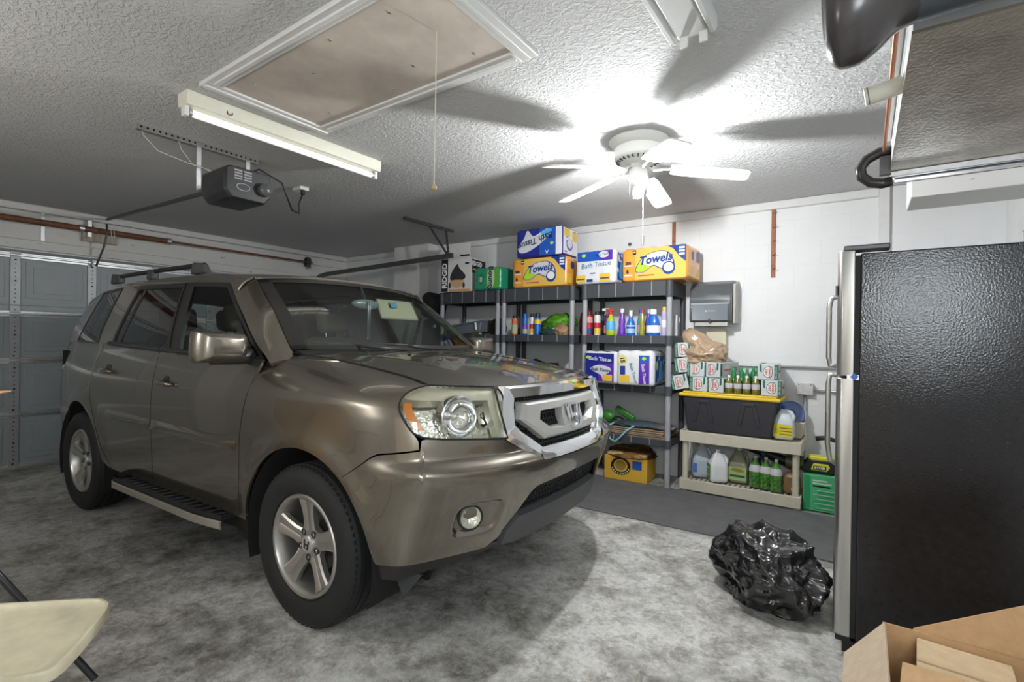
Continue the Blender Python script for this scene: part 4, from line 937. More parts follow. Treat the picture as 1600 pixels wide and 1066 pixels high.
lo = MB(); lo.tube([(.1475, -.035 + .038 * math.cos(a), -.022 + .020 * math.sin(a)) for a in np.linspace(0, 2 * PI, 21)[:-1]], .0025, 6, closed=True); lo.build('logo_ring', mat('slot_grey2', (.4, .4, .42), .5), go)
MB().box((-3.62, -.012, -.012), (-.14, .012, .012), Matrix.Translation((0, 0, .03)) @ Matrix.Rotation(R(5.1), 4, 'Y') @ Matrix.Rotation(R(-6.2), 4, 'Z')).build('rail', dsteel, go, bevel=.002)
zt = ZC - 2.235
MB().box((-.50, -.36, zt - .035), (-.465, .38, zt - .030)).box((-.468, -.36, zt - .035), (-.464, .38, zt)).build('ceiling_angle', steel, go)
b = MB()
for k in range(22): b.cyl((-.4635, -.34 + k * .033, zt - .017), (-.4625, -.34 + k * .033, zt - .017), .007, 8)
b.build('angle_holes', under, go)
for y in (-.02, .30):
    MB().box((-.462, y - .014, .06), (-.458, y + .014, zt - .005)).build('hanger_strap', steel, go)
    MB().box((-.46, y - .012, .055), (-.10, y + .012, .060)).build('hanger_foot', steel, go) if y < .1 else MB().tube([(-.46, y, .06), (-.1, .12, .09)], .006, 6).build('hanger_foot', steel, go)
MB().tube([(-.10, .05, .10), (-.12, .20, .20), (-.02, .30, .12), (-.1, .42, -.02), (-.30, .60, .02), (-.60, .78, .17), (-.78, .90, .25), (-.80, .94, .33)], .006, 8).build('power_cord', black_pl, go, smooth=True)
MB().cyl((-.80, .94, .32), (-.80, .94, .36), .018, 10).build('plug', black_pl, go)
for pts in ([(-.12, -.06, .09), (-.25, -.05, .15), (-.40, -.08, .20), (-.47, -.12, .30), (-.47, -.14, .36)], [(-.13, -.05, .09), (-.28, -.06, .16), (-.45, -.10, .22), (-.50, -.24, .26), (-.49, -.32, .33), (-.48, -.34, .37)]):
    MB().tube(pts, .0018, 6).build('signal_wire', white_pl, go, smooth=True)
MB().tube([(-3.42, .34, .27), (-3.40, .34, .18), (-3.43, .32, .02), (-3.50, .30, -.10), (-3.54, .29, -.17)], .010, 8).build('release_arm', dsteel, go, smooth=True)
MB().tube([(-3.38, .36, .26), (-3.385, .375, .14), (-3.38, .385, .06), (-3.375, .395, .14), (-3.385, .39, .24)], .0035, 6).build('release_cord', white_pl, go, smooth=True)
o = tag(MB().box((-4.02, 2.43, ZC - .028), (-3.90, 2.51, ZC)).build('ceiling_outlet', white_pl, bevel=.004), 'small white outlet box on the ceiling by the opener cord', 'outlet')

# torsion tube above the garage door
tt = thing('torsion_spring', 'rusty brown spring tube above the garage door', 'garage hardware', (XL + .10, 0, 2.445))
MB().cyl((0, -.6, 0), (0, 2.50, .0), .030, 14).build('spring', rust, tt, smooth='auto'); MB().cyl((0, 2.50, 0), (0, 4.38, 0), .013, 12).build('shaft', rust, tt, smooth='auto')
for y in (1.70, 2.50): MB().cyl((0, y - .02, 0), (0, y + .02, 0), .040, 14).build('spring_cone', steel, tt, smooth='auto')
MB().box((-.08, 1.75, -.08), (.0, 1.79, .10)).build('center_bracket', steel, tt, bevel=.004)
MB().lathe([(.060, -.02), (.075, -.015), (.075, .015), (.060, .02)], 20, Matrix.Translation((0, 4.30, 0)) @ Matrix.Rotation(R(90), 4, 'X')).build('cable_drum', dsteel, tt, smooth='auto')
MB().box((-.09, 4.33, -.10), (.03, 4.345, .06)).build('end_bracket', steel, tt); MB().box((-.095, 1.40, -.17), (-.070, 1.43, .16)).build('wall_strap', steel, tt)
MB().box((-.09, 1.72, -.12), (-.03, 2.02, .02)).build('spring_pad', mat('weathered_board', (.50, .44, .36), .8, var=.3, vscale=15), tt)
# horizontal door track with its hanger
tk = thing('door_track', 'dark steel garage door track hung from the ceiling by the corner', 'track', (0, 4.30, 0))
pts = [(-6.62, 0, 1.2), (-6.62, 0, 1.85), (-6.60, 0, 2.02), (-6.52, 0, 2.15), (-6.38, 0, 2.22), (-6.22, 0, 2.238), (-3.86, 0, 2.300)]
b = MB()
for k in range(len(pts) - 1):
    a, c = Vector(pts[k]), Vector(pts[k + 1]); d = (c - a); L_ = d.length; T = Matrix.Translation(a) @ Matrix.Rotation(-math.atan2(d.z, d.x), 4, 'Y'); b.box((0, -.012, -.028), (L_ + .004, .012, .028), T)
b.build('track_rail', dsteel, tk)
MB().box((-3.965, -.66, ZC - .032), (-3.93, .10, ZC - .004)).build('ceiling_angle', dsteel, tk)
for a, c in (((-3.945, -.02, ZC - .02), (-3.915, -.005, 2.295)), ((-3.945, -.30, ZC - .02), (-3.93, -.015, 2.32))):
    p = MB(); p.tube([a, c], .013, 4); st_ = p.build('hanger_strap', dsteel, tk)
    b = MB()
    for k in range(8):
        q = Vector(a).lerp(Vector(c), (k + .5) / 8); b.cbox((q[0] + .011, q[1] - .003, q[2]), (.006, .010, .012))
    b.build('strap_holes', under, st_)

# ------------------------------------------------------------------ air handler corner, top right
ahu = thing('air_handler', 'galvanised metal air handler cabinet hung above the refrigerator', 'air handler', (XR, 2.05, 2.10))
foil = mat('dull_metal_underside', (.50, .445, .37), .34, .6, var=.30, vscale=5, bump=.26, bscale=85)
MB().box((-.76, -.50, .004), (-.004, .70, .50)).build('cabinet', mat('pale_metal_side', (.70, .74, .75), .4, .3), ahu)
MB().box((-.762, -.50, -.004), (-.004, .70, .004)).build('bottom_panel', foil, ahu)
MB().box((-.762, .672, -.030), (-.004, .690, -.004)).build('flange', steel, ahu, bevel=.003); MB().box((-.750, .705, -.050), (-.004, .722, .02)).build('flange', chrome, ahu, bevel=.004)
MB().tube([(-.785, -.80, .115), (-.785, .50, .085), (-.785, .62, .075)], .007, 8).build('copper_line', copper, ahu)
MB().tube([(-.772, -.80, .16), (-.772, .62, .12)], .011, 8).build('insulated_line', white_pl, ahu)
o = MB().cyl((-.76, -.10, .045), (-.855, -.10, .03), .027, 18).build('filter_canister', mat('canister_cream', (.74, .72, .62), .45), ahu, smooth='auto')
MB().cyl((-.845, -.10, .0315), (-.848, -.10, .0310), .0275, 18).build('canister_label', mat('label_green', (.12, .25, .18), .5), o)
tp = MB(); tp.tube([(-.755, .66, .085), (-.80, .66, .082), (-.845, .66, .060), (-.868, .66, .025), (-.862, .66, -.015), (-.83, .66, -.045), (-.79, .66, -.055), (-.755, .66, -.05)], .022, 12); tp.build('drain_trap', mat('black_pipe_gloss', (.03, .027, .026), .2), ahu, smooth=True)
MB().box((-.80, .645, -.02), (-.76, .675, .06)).build('trap_clamp', dsteel, ahu)
dk_ = mat('smoky_black_plastic', (.055, .05, .05), .22)
dt = thing('duct_elbow', 'glossy black moulded duct with a drooping rounded elbow above the refrigerator', 'duct', (0, 1.42, 2.19))
P = []; _eb = pchip([-.094, -.088, -.075, -.05, -.02, .02, .06, .10], [.0, -.11, -.165, -.19, -.188, -.165, -.130, -.12]); _et = pchip([-.094, -.088, -.07, .10], [.01, .06, .10, .07]); _er = pchip([-.094, -.088, -.07, -.03, .10], [.005, .06, .095, .11, .098])
for x in np.concatenate([[-.094, -.0925, -.090, -.086, -.081], np.linspace(-.075, .10, 18)]):
    b0, t0, ry = float(_eb(x)), float(_et(x)), float(_er(x)); P.append([(x, ry * math.cos(a), (b0 + t0) / 2 + (t0 - b0) / 2 * math.sin(a)) for a in np.linspace(0, 2 * PI, 33)])
MB().grid(P).build('elbow', dk_, dt, smooth=True)
MB().lathe([(.115, -.002), (.115, .020), (.108, .030)], 28, Matrix.Translation((-.07, 0, .115)) @ Matrix.Rotation(R(-90), 4, 'Y')).build('elbow_flange', dk_, dt, smooth='auto')
MB().cyl((.07, 0, -.028), (XR, 0, .0), .095, 28).build('pipe', mat('dark_grey_pipe', (.06, .07, .08), .4), dt, smooth='auto')
for x, z in ((.115, -.08), (.10, -.10)): MB().cbox((x, -.068, z), (.014, .004, .012), (R(30), 0, .4)).build('paint_fleck', whiteink, dt)
o = MB().box((.21, 3.60, 2.175), (XR, 3.95, 2.43)).build('soffit_box', MATS['peel'], bevel=.006); tag(o, 'white painted wooden box mounted high on the wall beside the house door', 'box')

# ------------------------------------------------------------------ wall fittings
td = thing('paper_towel_dispenser', 'smoky grey paper towel dispenser on the block wall', 'dispenser', (-1.15, YB, 1.50))
smoke = mat('smoky_grey_plastic', (.11, .12, .13), .12, coat=.6)
pr = [(0, .03), (-.205, .03), (-.225, .06), (-.225, .25), (-.19, .36), (-.12, .415), (0, .43)]
TX = Matrix(((0, 0, 1, 0), (1, 0, 0, 0), (0, 1, 0, 0), (0, 0, 0, 1)))
MB().prism(pr, -.195, .175, TX).build('cover', smoke, td, bevel=.012, seg=3); MB().prism([(0, .02), (-.17, .02), (-.17, .38), (0, .42)], .175, .200, TX).build('side_shell', mat('putty_plastic', (.50, .49, .44), .5), td, bevel=.008)
MB().box((-.17, -.232, .045), (.15, -.222, .20)).build('window', mat('smoky_window', (.17, .20, .23), .1, coat=.5), td, bevel=.006); MB().box((-.18, -.236, .195), (.16, -.226, .207)).build('window_bar', mat('bar_grey', (.45, .48, .50), .3), td, bevel=.003)
MB().lathe([(.018, 0), (.016, .006), (.001, .007)], 14, Matrix.Translation((-.01, -.226, .045)) @ Matrix.Rotation(R(90), 4, 'X')).build('latch', black_pl, td); MB().box((-.15, -.20, -.005), (.14, -.16, .03)).build('tear_bar', mat('putty_plastic'), td, bevel=.004)
print_on(td, 'front', .232, [(-.05, .128), (-.035, .128), (-.0425, .142)], whiteink, name='logo_mark'); print_on(td, 'front', .232, rect2d(-.028, .131, .045, .137), mat('slot_grey2'), name='logo_bar')
sd_ = thing('soap_dispenser', 'cream soap dispenser below the paper towel dispenser', 'dispenser', (-1.135, YB, 1.165))
MB().prism(blob2d([(-.085, .0), (-.07, -.03), (.07, -.03), (.085, .0), (.088, .24), (.07, .30), (-.07, .30), (-.088, .24)], 5), 0, .085, Matrix(((1, 0, 0, 0), (0, 0, -1, 0), (0, 1, 0, 0), (0, 0, 0, 1)))).build('body', mat('cream_plastic', (.70, .66, .50), .45), sd_, bevel=.02, seg=3)
MB().lathe([(.030, 0), (.030, .012), (.024, .018), (.001, .02)], 20, Matrix.Translation((.0, -.087, .12)) @ Matrix.Rotation(R(90), 4, 'X')).build('push_button', mat('button_grey', (.62, .60, .58), .4), sd_, smooth='auto')
for (x, z0, z1), lb in (((-.672, 1.94, 2.552), 'brown wooden peg strip on the wall right of the fan'), ((-1.565, 2.15, 2.548), 'brown wooden peg strip on the wall behind the orange towel pack')):
    ps = thing('peg_strip', lb, 'peg strip', (x, YB, z0), group=None); MB().box((-.016, -.020, 0), (.016, 0, z1 - z0)).build('strip', wood_b, ps, bevel=.003)
    for k in range(5 if z1 - z0 > .5 else 2):
        zz = .07 + k * .125; MB().tube([(.0, -.018, zz), (.012, -.05, zz), (.03, -.055, zz + .005)], .0035, 6).build('peg', dsteel, ps)
ho = MB().lathe([(.018, 0), (.018, .01), (.008, .02), (.001, .022)], 14, Matrix.Translation((-2.03, YB, 2.37)) @ Matrix.Rotation(R(90), 4, 'X')).build('wall_anchor', dsteel, smooth='auto'); tag(ho, 'small dark metal anchor on the wall above the bath tissue packs', 'anchor')
cd_ = thing('electrical_conduit', 'grey metal conduit running along the block wall to the refrigerator', 'conduit', (0, YB - .022, 0))
MB().tube([(-2.3, 0, 1.132), (.30, 0, 1.140)], .012, 10).build('conduit_pipe', steel, cd_, smooth=True)
jb = thing('junction_box', 'grey metal junction box on the block wall above the green box', 'electrical box', (-.405, YB - .003, .955))
MB().box((-.058, -.055, -.048), (.058, 0, .048)).build('box_body', steel, jb, bevel=.004); MB().box((-.061, -.059, -.051), (.061, -.055, .051)).build('cover_plate', steel, jb, bevel=.002)
MB().tube([(0, -.022, -.045), (0, -.022, -.95)], .012, 10).build('conduit_pipe', steel, jb, smooth=True); MB().tube([(.055, -.022, -.015), (.50, -.022, -.012)], .012, 10).build('conduit_pipe', steel, jb, smooth=True)
for x in (-.045, .045): MB().lathe([(.005, 0), (.001, .003)], 8, Matrix.Translation((x, -.059, .035)) @ Matrix.Rotation(R(90), 4, 'X')).build('screw_head', dsteel, jb)
# ------------------------------------------------------------------ shelving
def shelf_unit(x0, x1, label):
    u = thing('shelf_unit', label, 'shelf', ((x0 + x1) / 2, 4.80, 0), group='charcoal plastic shelf units')
    w = (x1 - x0) / 2; d = .225
    for top, lip in ((1.905, .135), (1.395, .072), (.930, .068), (.435, .060)):
        b = MB(); b.box((-w, -d, top - .022), (w, d, top)); s = b.build('shelf_board', grey_pl, u, bevel=.004)
        for a, c in (((-w, -d - .004, top - lip), (w, -d + .012, top + .006)), ((-w, d - .012, top - lip), (w, d, top + .006)), ((-w - .004, -d, top - lip), (-w + .012, d, top + .006)), ((w - .012, -d, top - lip), (w + .004, d, top + .006))):
            MB().box(a, c).build('shelf_lip', grey_pl, s, bevel=.004)
        for k in range(4):
            xx = -w + (k + 1) * (2 * w) / 5; MB().box((xx - .004, -d - .007, top - lip + .006), (xx + .004, -d - .002, top + .004)).build('lip_rib', mat('rib_grey', (.30, .32, .35), .4), s)
        for sx in (-1, 1): MB().lathe([(.036, top - lip - .012), (.036, top + .004)], 16, Matrix.Translation((sx * (w - .018), -d + .016, 0)), cap=True).build('post_collar', grey_pl, s, smooth='auto')
    for sx in (-1, 1):
        for sy in (-1, 1):
            b = MB(); m = post_gr if sy < 0 else grey_pl
            b.lathe([(.026, .0), (.026, 1.90)], 16, Matrix.Translation((sx * (w - .018), sy * (d - .016), 0)), cap=True); b.build('post', m, u, smooth='auto')
    return u
shelf_unit(-4.292, -3.400, 'charcoal shelf unit holding the vacuum box, leftmost of three')
shelf_unit(-3.350, -2.445, 'charcoal shelf unit holding the green bag, middle of three')
shelf_unit(-2.335, -1.440, 'charcoal shelf unit beside the towel dispenser, rightmost of three')

def rbox_mesh(w, d, h, r, n=10, fn=None):
    bm = bmesh.new(); bmesh.ops.create_cube(bm, size=2.0); bmesh.ops.subdivide_edges(bm, edges=bm.edges[:], cuts=n, use_grid_fill=True)
    for v in bm.verts:
        p = Vector((v.co.x * w / 2, v.co.y * d / 2, v.co.z * h / 2)); c = Vector((max(-w / 2 + r, min(w / 2 - r, p.x)), max(-d / 2 + r, min(d / 2 - r, p.y)), max(-h / 2 + r, min(h / 2 - r, p.z))))
        q = p - c
        if q.length > 1e-9: p = c + q.normalized() * min(r, q.length if q.length < r else r)
        p.z += h / 2
        if fn: p = fn(p)
        v.co = p
    me = bpy.data.meshes.new('m'); bm.to_mesh(me); bm.free(); return me
from mathutils import noise as mnoise
film_w = mat('white_film', (.74, .75, .78), .22, coat=.6, bump=.25, bscale=25)
def pack(name, label, cat, loc, w, d, h, base, nroll, rotz=0, roty=0, group=None, r=.03):
    def fn(p):
        s = math.cos(PI * p.x / w * nroll); q = Vector(p)
        if abs(p.y) > d / 2 - r: q.y -= math.copysign(.004 * (1 - abs(s)), p.y)
        if p.z > h - r: q.z -= .007 * (1 - abs(s))
        n = mnoise.noise_vector(p * 14) * .003; q += Vector((n.x if abs(p.x) > w / 2 - r else 0, 0, n.z if p.z > r else 0)); q.z = max(q.z, 0); return q
    t = thing(name, label, cat, loc, (0, roty, rotz), group); me = rbox_mesh(w, d, h, r, 16, fn); mesh_obj('wrapper', me, base, t, smooth=True); return t
orange = mat('orange_wrapper', (.82, .36, .05), .25, coat=.6, bump=.2, bscale=25); yellow_o = mat('amber_wrapper', (.80, .50, .10), .28, coat=.5); lime = mat('lime_print', (.45, .72, .04), .3); navy = mat('navy_print', (.01, .045, .24), .3)
royal = mat('royal_blue_print', (.015, .10, .48), .25, coat=.5); purple = mat('violet_print', (.11, .03, .42), .3, coat=.4); deepblue = mat('deep_blue_wrapper', (.02, .03, .27), .22, coat=.6, bump=.2, bscale=25); sky = mat('sky_print', (.10, .42, .78), .3); gold = mat('gold_print', (.78, .52, .06), .35); paleg = mat('pale_silver_print', (.66, .68, .72), .3); redink = mat('red_ink', (.55, .02, .04), .35); whitep = mat('white_print', (.82, .82, .82), .35)
def towels_print(t, d, w, h, sc=1.0):
    f = 'front'; X = lambda a: -w / 2 + a * w; Z = lambda a: a * h
    print_on(t, f, d, rect2d(X(.22), Z(.04), X(.985), Z(.97)), yellow_o, .0005)
    print_on(t, f, d, [(X(.72), Z(.97)), (X(.985), Z(.97)), (X(.985), Z(.48)), (X(.90), Z(.62)), (X(.80), Z(.88))], navy, .0030)
    print_on(t, f, d, blob2d([(X(.22), Z(.30)), (X(.30), Z(.62)), (X(.44), Z(.80)), (X(.62), Z(.86)), (X(.75), Z(.76)), (X(.82), Z(.45)), (X(.74), Z(.28)), (X(.60), Z(.34)), (X(.50), Z(.42)), (X(.36), Z(.26))], 5), navy, .0016)
    print_on(t, f, d, blob2d([(X(.235), Z(.31)), (X(.31), Z(.61)), (X(.44), Z(.78)), (X(.62), Z(.84)), (X(.74), Z(.74)), (X(.80), Z(.45)), (X(.73), Z(.30)), (X(.60), Z(.37)), (X(.50), Z(.45)), (X(.36), Z(.28))], 5), paleg, .0026)
    print_on(t, f, d, blob2d([(X(.235), Z(.31)), (X(.30), Z(.58)), (X(.37), Z(.68)), (X(.36), Z(.50)), (X(.46), Z(.42)), (X(.36), Z(.29))], 5), lime, .0034)
    text_on(t, f, d, 'Towels', h * .34, X(.53), Z(.62), navy, .0046, R(5), bold=.003, shear=.25)
    print_on(t, f, d, ellipse2d(X(.735), Z(.34), h * .19, h * .19), navy, .0036); print_on(t, f, d, ellipse2d(X(.735), Z(.36), h * .145, h * .13), whitep, .0044)
    for v in (.86, .77, .68): print_on(t, f, d, rect2d(X(.885), Z(v), X(.965), Z(v + .055)), whitep, .0040)
    text_on(t, f, d, '200', h * .12, X(.11), Z(.55), ink, .0030, bold=.002); text_on(t, f, d, '6', h * .16, X(.10), Z(.30), ink, .0030, bold=.003)
    print_on(t, f, d, rect2d(X(.05), Z(.46), X(.18), Z(.49)), whitep); print_on(t, f, d, rect2d(X(.05), Z(.17), X(.18), Z(.205)), whitep)
    print_on(t, f, d, rect2d(X(.27), Z(.145), X(.52), Z(.175)), redink); print_on(t, f, d, rect2d(X(.18), Z(.80), X(.235), Z(.93)), blackink); print_on(t, f, d, rect2d(X(.19), Z(.85), X(.225), Z(.89)), whitep, .0025)
    print_on(t, 'right', w / 2, rect2d(-d * .75, Z(.52), d * .1, Z(.86)), mat('orange_wrapper'), .001); print_on(t, 'right', w / 2, rect2d(d * .30, Z(.55), d * .8, Z(.88)), navy, .001)
    print_on(t, 'right', w / 2, ellipse2d(d * -.25, Z(.70), h * .12, h * .13), navy, .0025); print_on(t, 'right', w / 2, rect2d(-d * .75, Z(.10), -d * .35, Z(.40)), gold, .001); print_on(t, 'right', w / 2, rect2d(d * .35, Z(.08), d * .8, Z(.36)), gold, .001)
tw1 = pack('paper_towel_pack', 'orange paper towel pack under the upside down bath tissue', 'paper towels', (-2.845, 4.70, 1.911), .69, .33, .318, orange, 5, R(-1)); towels_print(tw1, .165, .69, .318)
tw2 = pack('paper_towel_pack', 'orange paper towel pack at the right end of the top shelf', 'paper towels', (-1.590, 4.735, 1.911), .625, .40, .315, orange, 5, R(-2)); towels_print(tw2, .20, .625, .315)
bt0 = pack('bath_tissue_pack', 'blue bath tissue pack upside down on the orange towels', 'toilet paper', (-2.850, 4.71, 2.236), .58, .35, .312, deepblue, 5, R(1))
def X_(w, a): return -w / 2 + a * w
w, h, d = .58, .312, .175
print_on(bt0, 'front', d, rect2d(X_(w, .52), .01, X_(w, .86), h - .015), royal, .0012); print_on(bt0, 'front', d, rect2d(X_(w, .86), .01, X_(w, .985), h - .015), whitep, .0012)
print_on(bt0, 'front', d, blob2d([(X_(w, .06), h * .38), (X_(w, .10), h * .18), (X_(w, .28), h * .20), (X_(w, .55), h * .45), (X_(w, .76), h * .78), (X_(w, .70), h * .93), (X_(w, .52), h * .80), (X_(w, .38), h * .72), (X_(w, .26), h * .93), (X_(w, .18), h * .66)], 5), paleg, .0026)
print_on(bt0, 'front', d, blob2d([(X_(w, .55), h * .80), (X_(w, .74), h * .93), (X_(w, .78), h * .76), (X_(w, .66), h * .70)], 5), sky, .0034)
text_on(bt0, 'front', d, 'Bath Tissue', .094, X_(w, .43), h * .56, ink, .0046, R(180 + 14), bold=.002, shear=.2)
print_on(bt0, 'front', d, ellipse2d(X_(w, .78), h * .42, .022, .016), lime, .0026); text_on(bt0, 'front', d, 'A', .06, X_(w, .68), h * .14, whitep, .003, R(180))
print_on(bt0, 'right', w / 2, rect2d(-.16, .02, .15, .29), film_w, .0005); print_on(bt0, 'right', w / 2, rect2d(-.14, .20, -.02, .29), gold, .002); print_on(bt0, 'right', w / 2, rect2d(.04, .17, .14, .27), gold, .002); print_on(bt0, 'right', w / 2, ellipse2d(-.02, .12, .07, .06), purple, .002); print_on(bt0, 'right', w / 2, ellipse2d(-.02, .13, .055, .045), paleg, .003)
bt1 = pack('bath_tissue_pack', 'white and blue bath tissue pack between the two towel packs', 'toilet paper', (-2.175, 4.70, 1.911), .44, .35, .330, film_w, 4, R(-2))
w, h, d = .44, .33, .175
print_on(bt1, 'front', d, rect2d(X_(w, .06), h * .68, X_(w, .62), h * .97), royal); print_on(bt1, 'front', d, rect2d(X_(w, .62), h * .68, X_(w, .93), h * .97), purple)
print_on(bt1, 'front', d, ellipse2d(X_(w, .72), h * .85, .055, .032), paleg, .003); print_on(bt1, 'front', d, ellipse2d(X_(w, .22), h * .86, .024, .018), lime, .003)
text_on(bt1, 'front', d, 'Bath Tissue', .034, X_(w, .70), h * .85, ink, .0042, R(8)); text_on(bt1, 'front', d, 'Bath Tissue', .070, X_(w, .52), h * .56, mat('teal_ink', (.02, .17, .28), .4), .003, R(4), shear=.2)
print_on(bt1, 'front', d, rect2d(X_(w, .03), .02, X_(w, .27), h * .27), gold); print_on(bt1, 'front', d, rect2d(X_(w, .62), .02, X_(w, .88), h * .29), gold); print_on(bt1, 'front', d, rect2d(X_(w, .30), .02, X_(w, .45), h * .14), navy); print_on(bt1, 'front', d, rect2d(X_(w, .46), .02, X_(w, .60), h * .14), paleg); print_on(bt1, 'front', d, rect2d(X_(w, .38), h * .30, X_(w, .52), h * .325), blackink)
for (a, b_) in ((.05, .25), (.64, .86)): print_on(bt1, 'front', d, rect2d(X_(w, a), h * .13, X_(w, b_), h * .165), ink, .003)
print_on(bt1, 'right', w / 2, rect2d(-.13, .03, .15, .30), royal, .001); print_on(bt1, 'right', w / 2, blob2d([(-.08, .06), (.10, .05), (.06, .16), (-.04, .22)], 5), sky, .0022)
bt2 = pack('bath_tissue_pack', 'purple bath tissue pack on the middle shelf behind the car grille', 'toilet paper', (-2.092, 4.68, .931), .365, .36, .315, film_w, 3, R(-2))
w, h, d = .365, .315, .18
print_on(bt2, 'front', d, rect2d(X_(w, .06), .02, X_(w, .90), h * .93), deepblue); print_on(bt2, 'front', d, rect2d(X_(w, .45), .02, X_(w, .90), h * .62), purple, .002)
text_on(bt2, 'front', d, 'Bath Tissue', .052, X_(w, .50), h * .75, paleg, .0036, R(-3), bold=.001)
print_on(bt2, 'front', d, blob2d([(X_(w, .22), h * .42), (X_(w, .30), h * .52), (X_(w, .52), h * .57), (X_(w, .78), h * .50), (X_(w, .80), h * .38), (X_(w, .66), h * .28), (X_(w, .58), h * .14), (X_(w, .52), h * .26)], 5), paleg, .003)
text_on(bt2, 'front', d, 'Bath Tissue', .044, X_(w, .52), h * .42, ink, .0044, R(-3), bold=.001); print_on(bt2, 'front', d, rect2d(X_(w, .58), .025, X_(w, .86), h * .28), gold, .004); print_on(bt2, 'front', d, ellipse2d(X_(w, .14), h * .80, .022, .016), lime, .003)
print_on(bt2, 'top', h, rect2d(-.16, -.15, .17, .14), royal, .001); text_on(bt2, 'top', h, 'HE', .075, -.07, -.09, gold, .003, bold=.002); print_on(bt2, 'top', h, rect2d(.02, -.12, .08, -.07), whitep, .002)
bt3 = pack('bath_tissue_pack', 'white bath tissue pack with a violet stripe overhanging the middle shelf', 'toilet paper', (-1.745, 4.66, .931), .355, .38, .330, film_w, 3, R(4))
w, h, d = .355, .33, .19
print_on(bt3, 'front', d, rect2d(X_(w, .60), .02, X_(w, .88), h * .66), purple); print_on(bt3, 'front', d, rect2d(X_(w, .60), h * .66, X_(w, .88), h * .86), royal); text_on(bt3, 'front', d, 'Bath Tissue', .040, X_(w, .74), h * .34, paleg, .003, R(-82), bold=.001); print_on(bt3, 'front', d, ellipse2d(X_(w, .74), h * .77, .02, .016), lime, .003)
text_on(bt3, 'front', d, 'Bath Tissue', .042, X_(w, .46), h * .36, mat('teal_ink'), .003, R(-72)); print_on(bt3, 'front', d, ellipse2d(X_(w, .17), h * .72, .046, .050), mat('cream_yellow', (.72, .66, .28), .4)); text_on(bt3, 'front', d, '15', .06, X_(w, .16), h * .72, blackink, .0034, R(-80), bold=.002)
print_on(bt3, 'front', d, rect2d(X_(w, .10), h * .30, X_(w, .24), h * .55), navy); print_on(bt3, 'front', d, rect2d(X_(w, .08), .03, X_(w, .36), h * .29), gold)
print_on(bt3, 'right', w / 2, rect2d(-.15, .04, .15, .28), royal, .001); print_on(bt3, 'right', w / 2, ellipse2d(-.09, .19, .03, .045), lime, .002); print_on(bt3, 'right', w / 2, blob2d([(.0, .05), (.11, .06), (.08, .20), (.02, .22)], 5), sky, .002)
print_on(bt3, 'top', h, blob2d([(-.14, -.15), (-.03, -.16), (-.05, -.05), (-.12, -.04)], 5), purple, .001); print_on(bt3, 'top', h, [(.06, -.15), (.11, -.15), (.16, .0), (.10, .0)], purple, .001); text_on(bt3, 'top', h, 'Bath', .06, .02, -.10, mat('teal_ink'), .003, R(100))
bo = pack('paper_towel_pack', 'green paper towel pack beside the vacuum box on the top shelf', 'paper towels', (-3.535, 4.68, 1.911), .40, .30, .262, mat('green_wrapper', (.02, .30, .17), .25, coat=.6, bump=.2, bscale=25), 3, R(-2))
w, h, d = .40, .262, .15
print_on(bo, 'front', d, rect2d(X_(w, .48), .02, X_(w, .96), h * .95), mat('leaf_green_print', (.10, .42, .06), .35)); print_on(bo, 'front', d, ellipse2d(X_(w, .66), h * .52, .055, .125), mat('halo_print', (.55, .68, .42), .4), .002); text_on(bo, 'front', d, 'Bounty', .095, X_(w, .66), h * .50, ink, .0034, R(-90), bold=.003)
print_on(bo, 'front', d, [(X_(w, .14), h * .48), (X_(w, .28), h * .76), (X_(w, .42), h * .48), (X_(w, .28), h * .20)], mat('mid_green_print', (.01, .22, .13), .35)); 
for k in range(3): print_on(bo, 'front', d, rect2d(X_(w, .21 + k * .05), h * .36, X_(w, .235 + k * .05), h * .58), mat('pale_mint', (.55, .70, .58), .4), .003)

# vacuum carton on the left unit
vb = thing('vacuum_carton', 'white vacuum cleaner carton with open flaps on the top shelf', 'box', (-4.03, 4.70, 1.911), (0, 0, R(8)))
wc = mat('white_carton', (.62, .62, .60), .6, var=.06, vscale=12)
MB().box((-.215, -.17, 0), (.215, .17, .400)).build('carton_body', wc, vb, bevel=.003); MB().box((-.215, -.172, .40), (.20, -.166, .575), Matrix.Rotation(R(0), 4, 'X')).build('flap', wc, vb); MB().box((-.215, .166, .40), (.215, .172, .55)).build('flap', wc, vb)
print_on(vb, 'front', .17, rect2d(-.208, .005, -.115, .395), blackink); text_on(vb, 'front', .17, 'RIDGID', .092, -.160, .195, whitep, .003, R(90), bold=.003)
print_on(vb, 'front', .17, blob2d([(-.045, .26), (.02, .33), (.05, .28), (.13, .20), (.125, .155), (.05, .125), (-.05, .125), (-.085, .17)], 5), mat('vac_dark', (.03, .03, .035), .4)); print_on(vb, 'front', .17, blob2d([(-.075, .135), (.105, .135), (.095, .07), (.02, .045), (-.055, .07)], 5), mat('vac_tan', (.55, .36, .19), .5), .0022)
for q in (-.088, .112): print_on(vb, 'front', .17, ellipse2d(q, .075, .016, .034), mat('vac_dark'), .003)
print_on(vb, 'front', .17, rect2d(-.10, .003, .21, .030), mat('box_orange', (.62, .30, .12), .5)); print_on(vb, 'front', .17, rect2d(.06, .42, .19, .440), blackink, .003); print_on(vb, 'front', .17, ellipse2d(.155, .335, .03, .012), blackink)
print_on(vb, 'right', .215, rect2d(-.155, .225, .155, .385), blackink); text_on(vb, 'right', .215, 'RIDGID', .075, -.055, .335, whitep, .003, bold=.002); print_on(vb, 'right', .215, rect2d(-.14, .255, .02, .275), mat('box_orange'), .003)

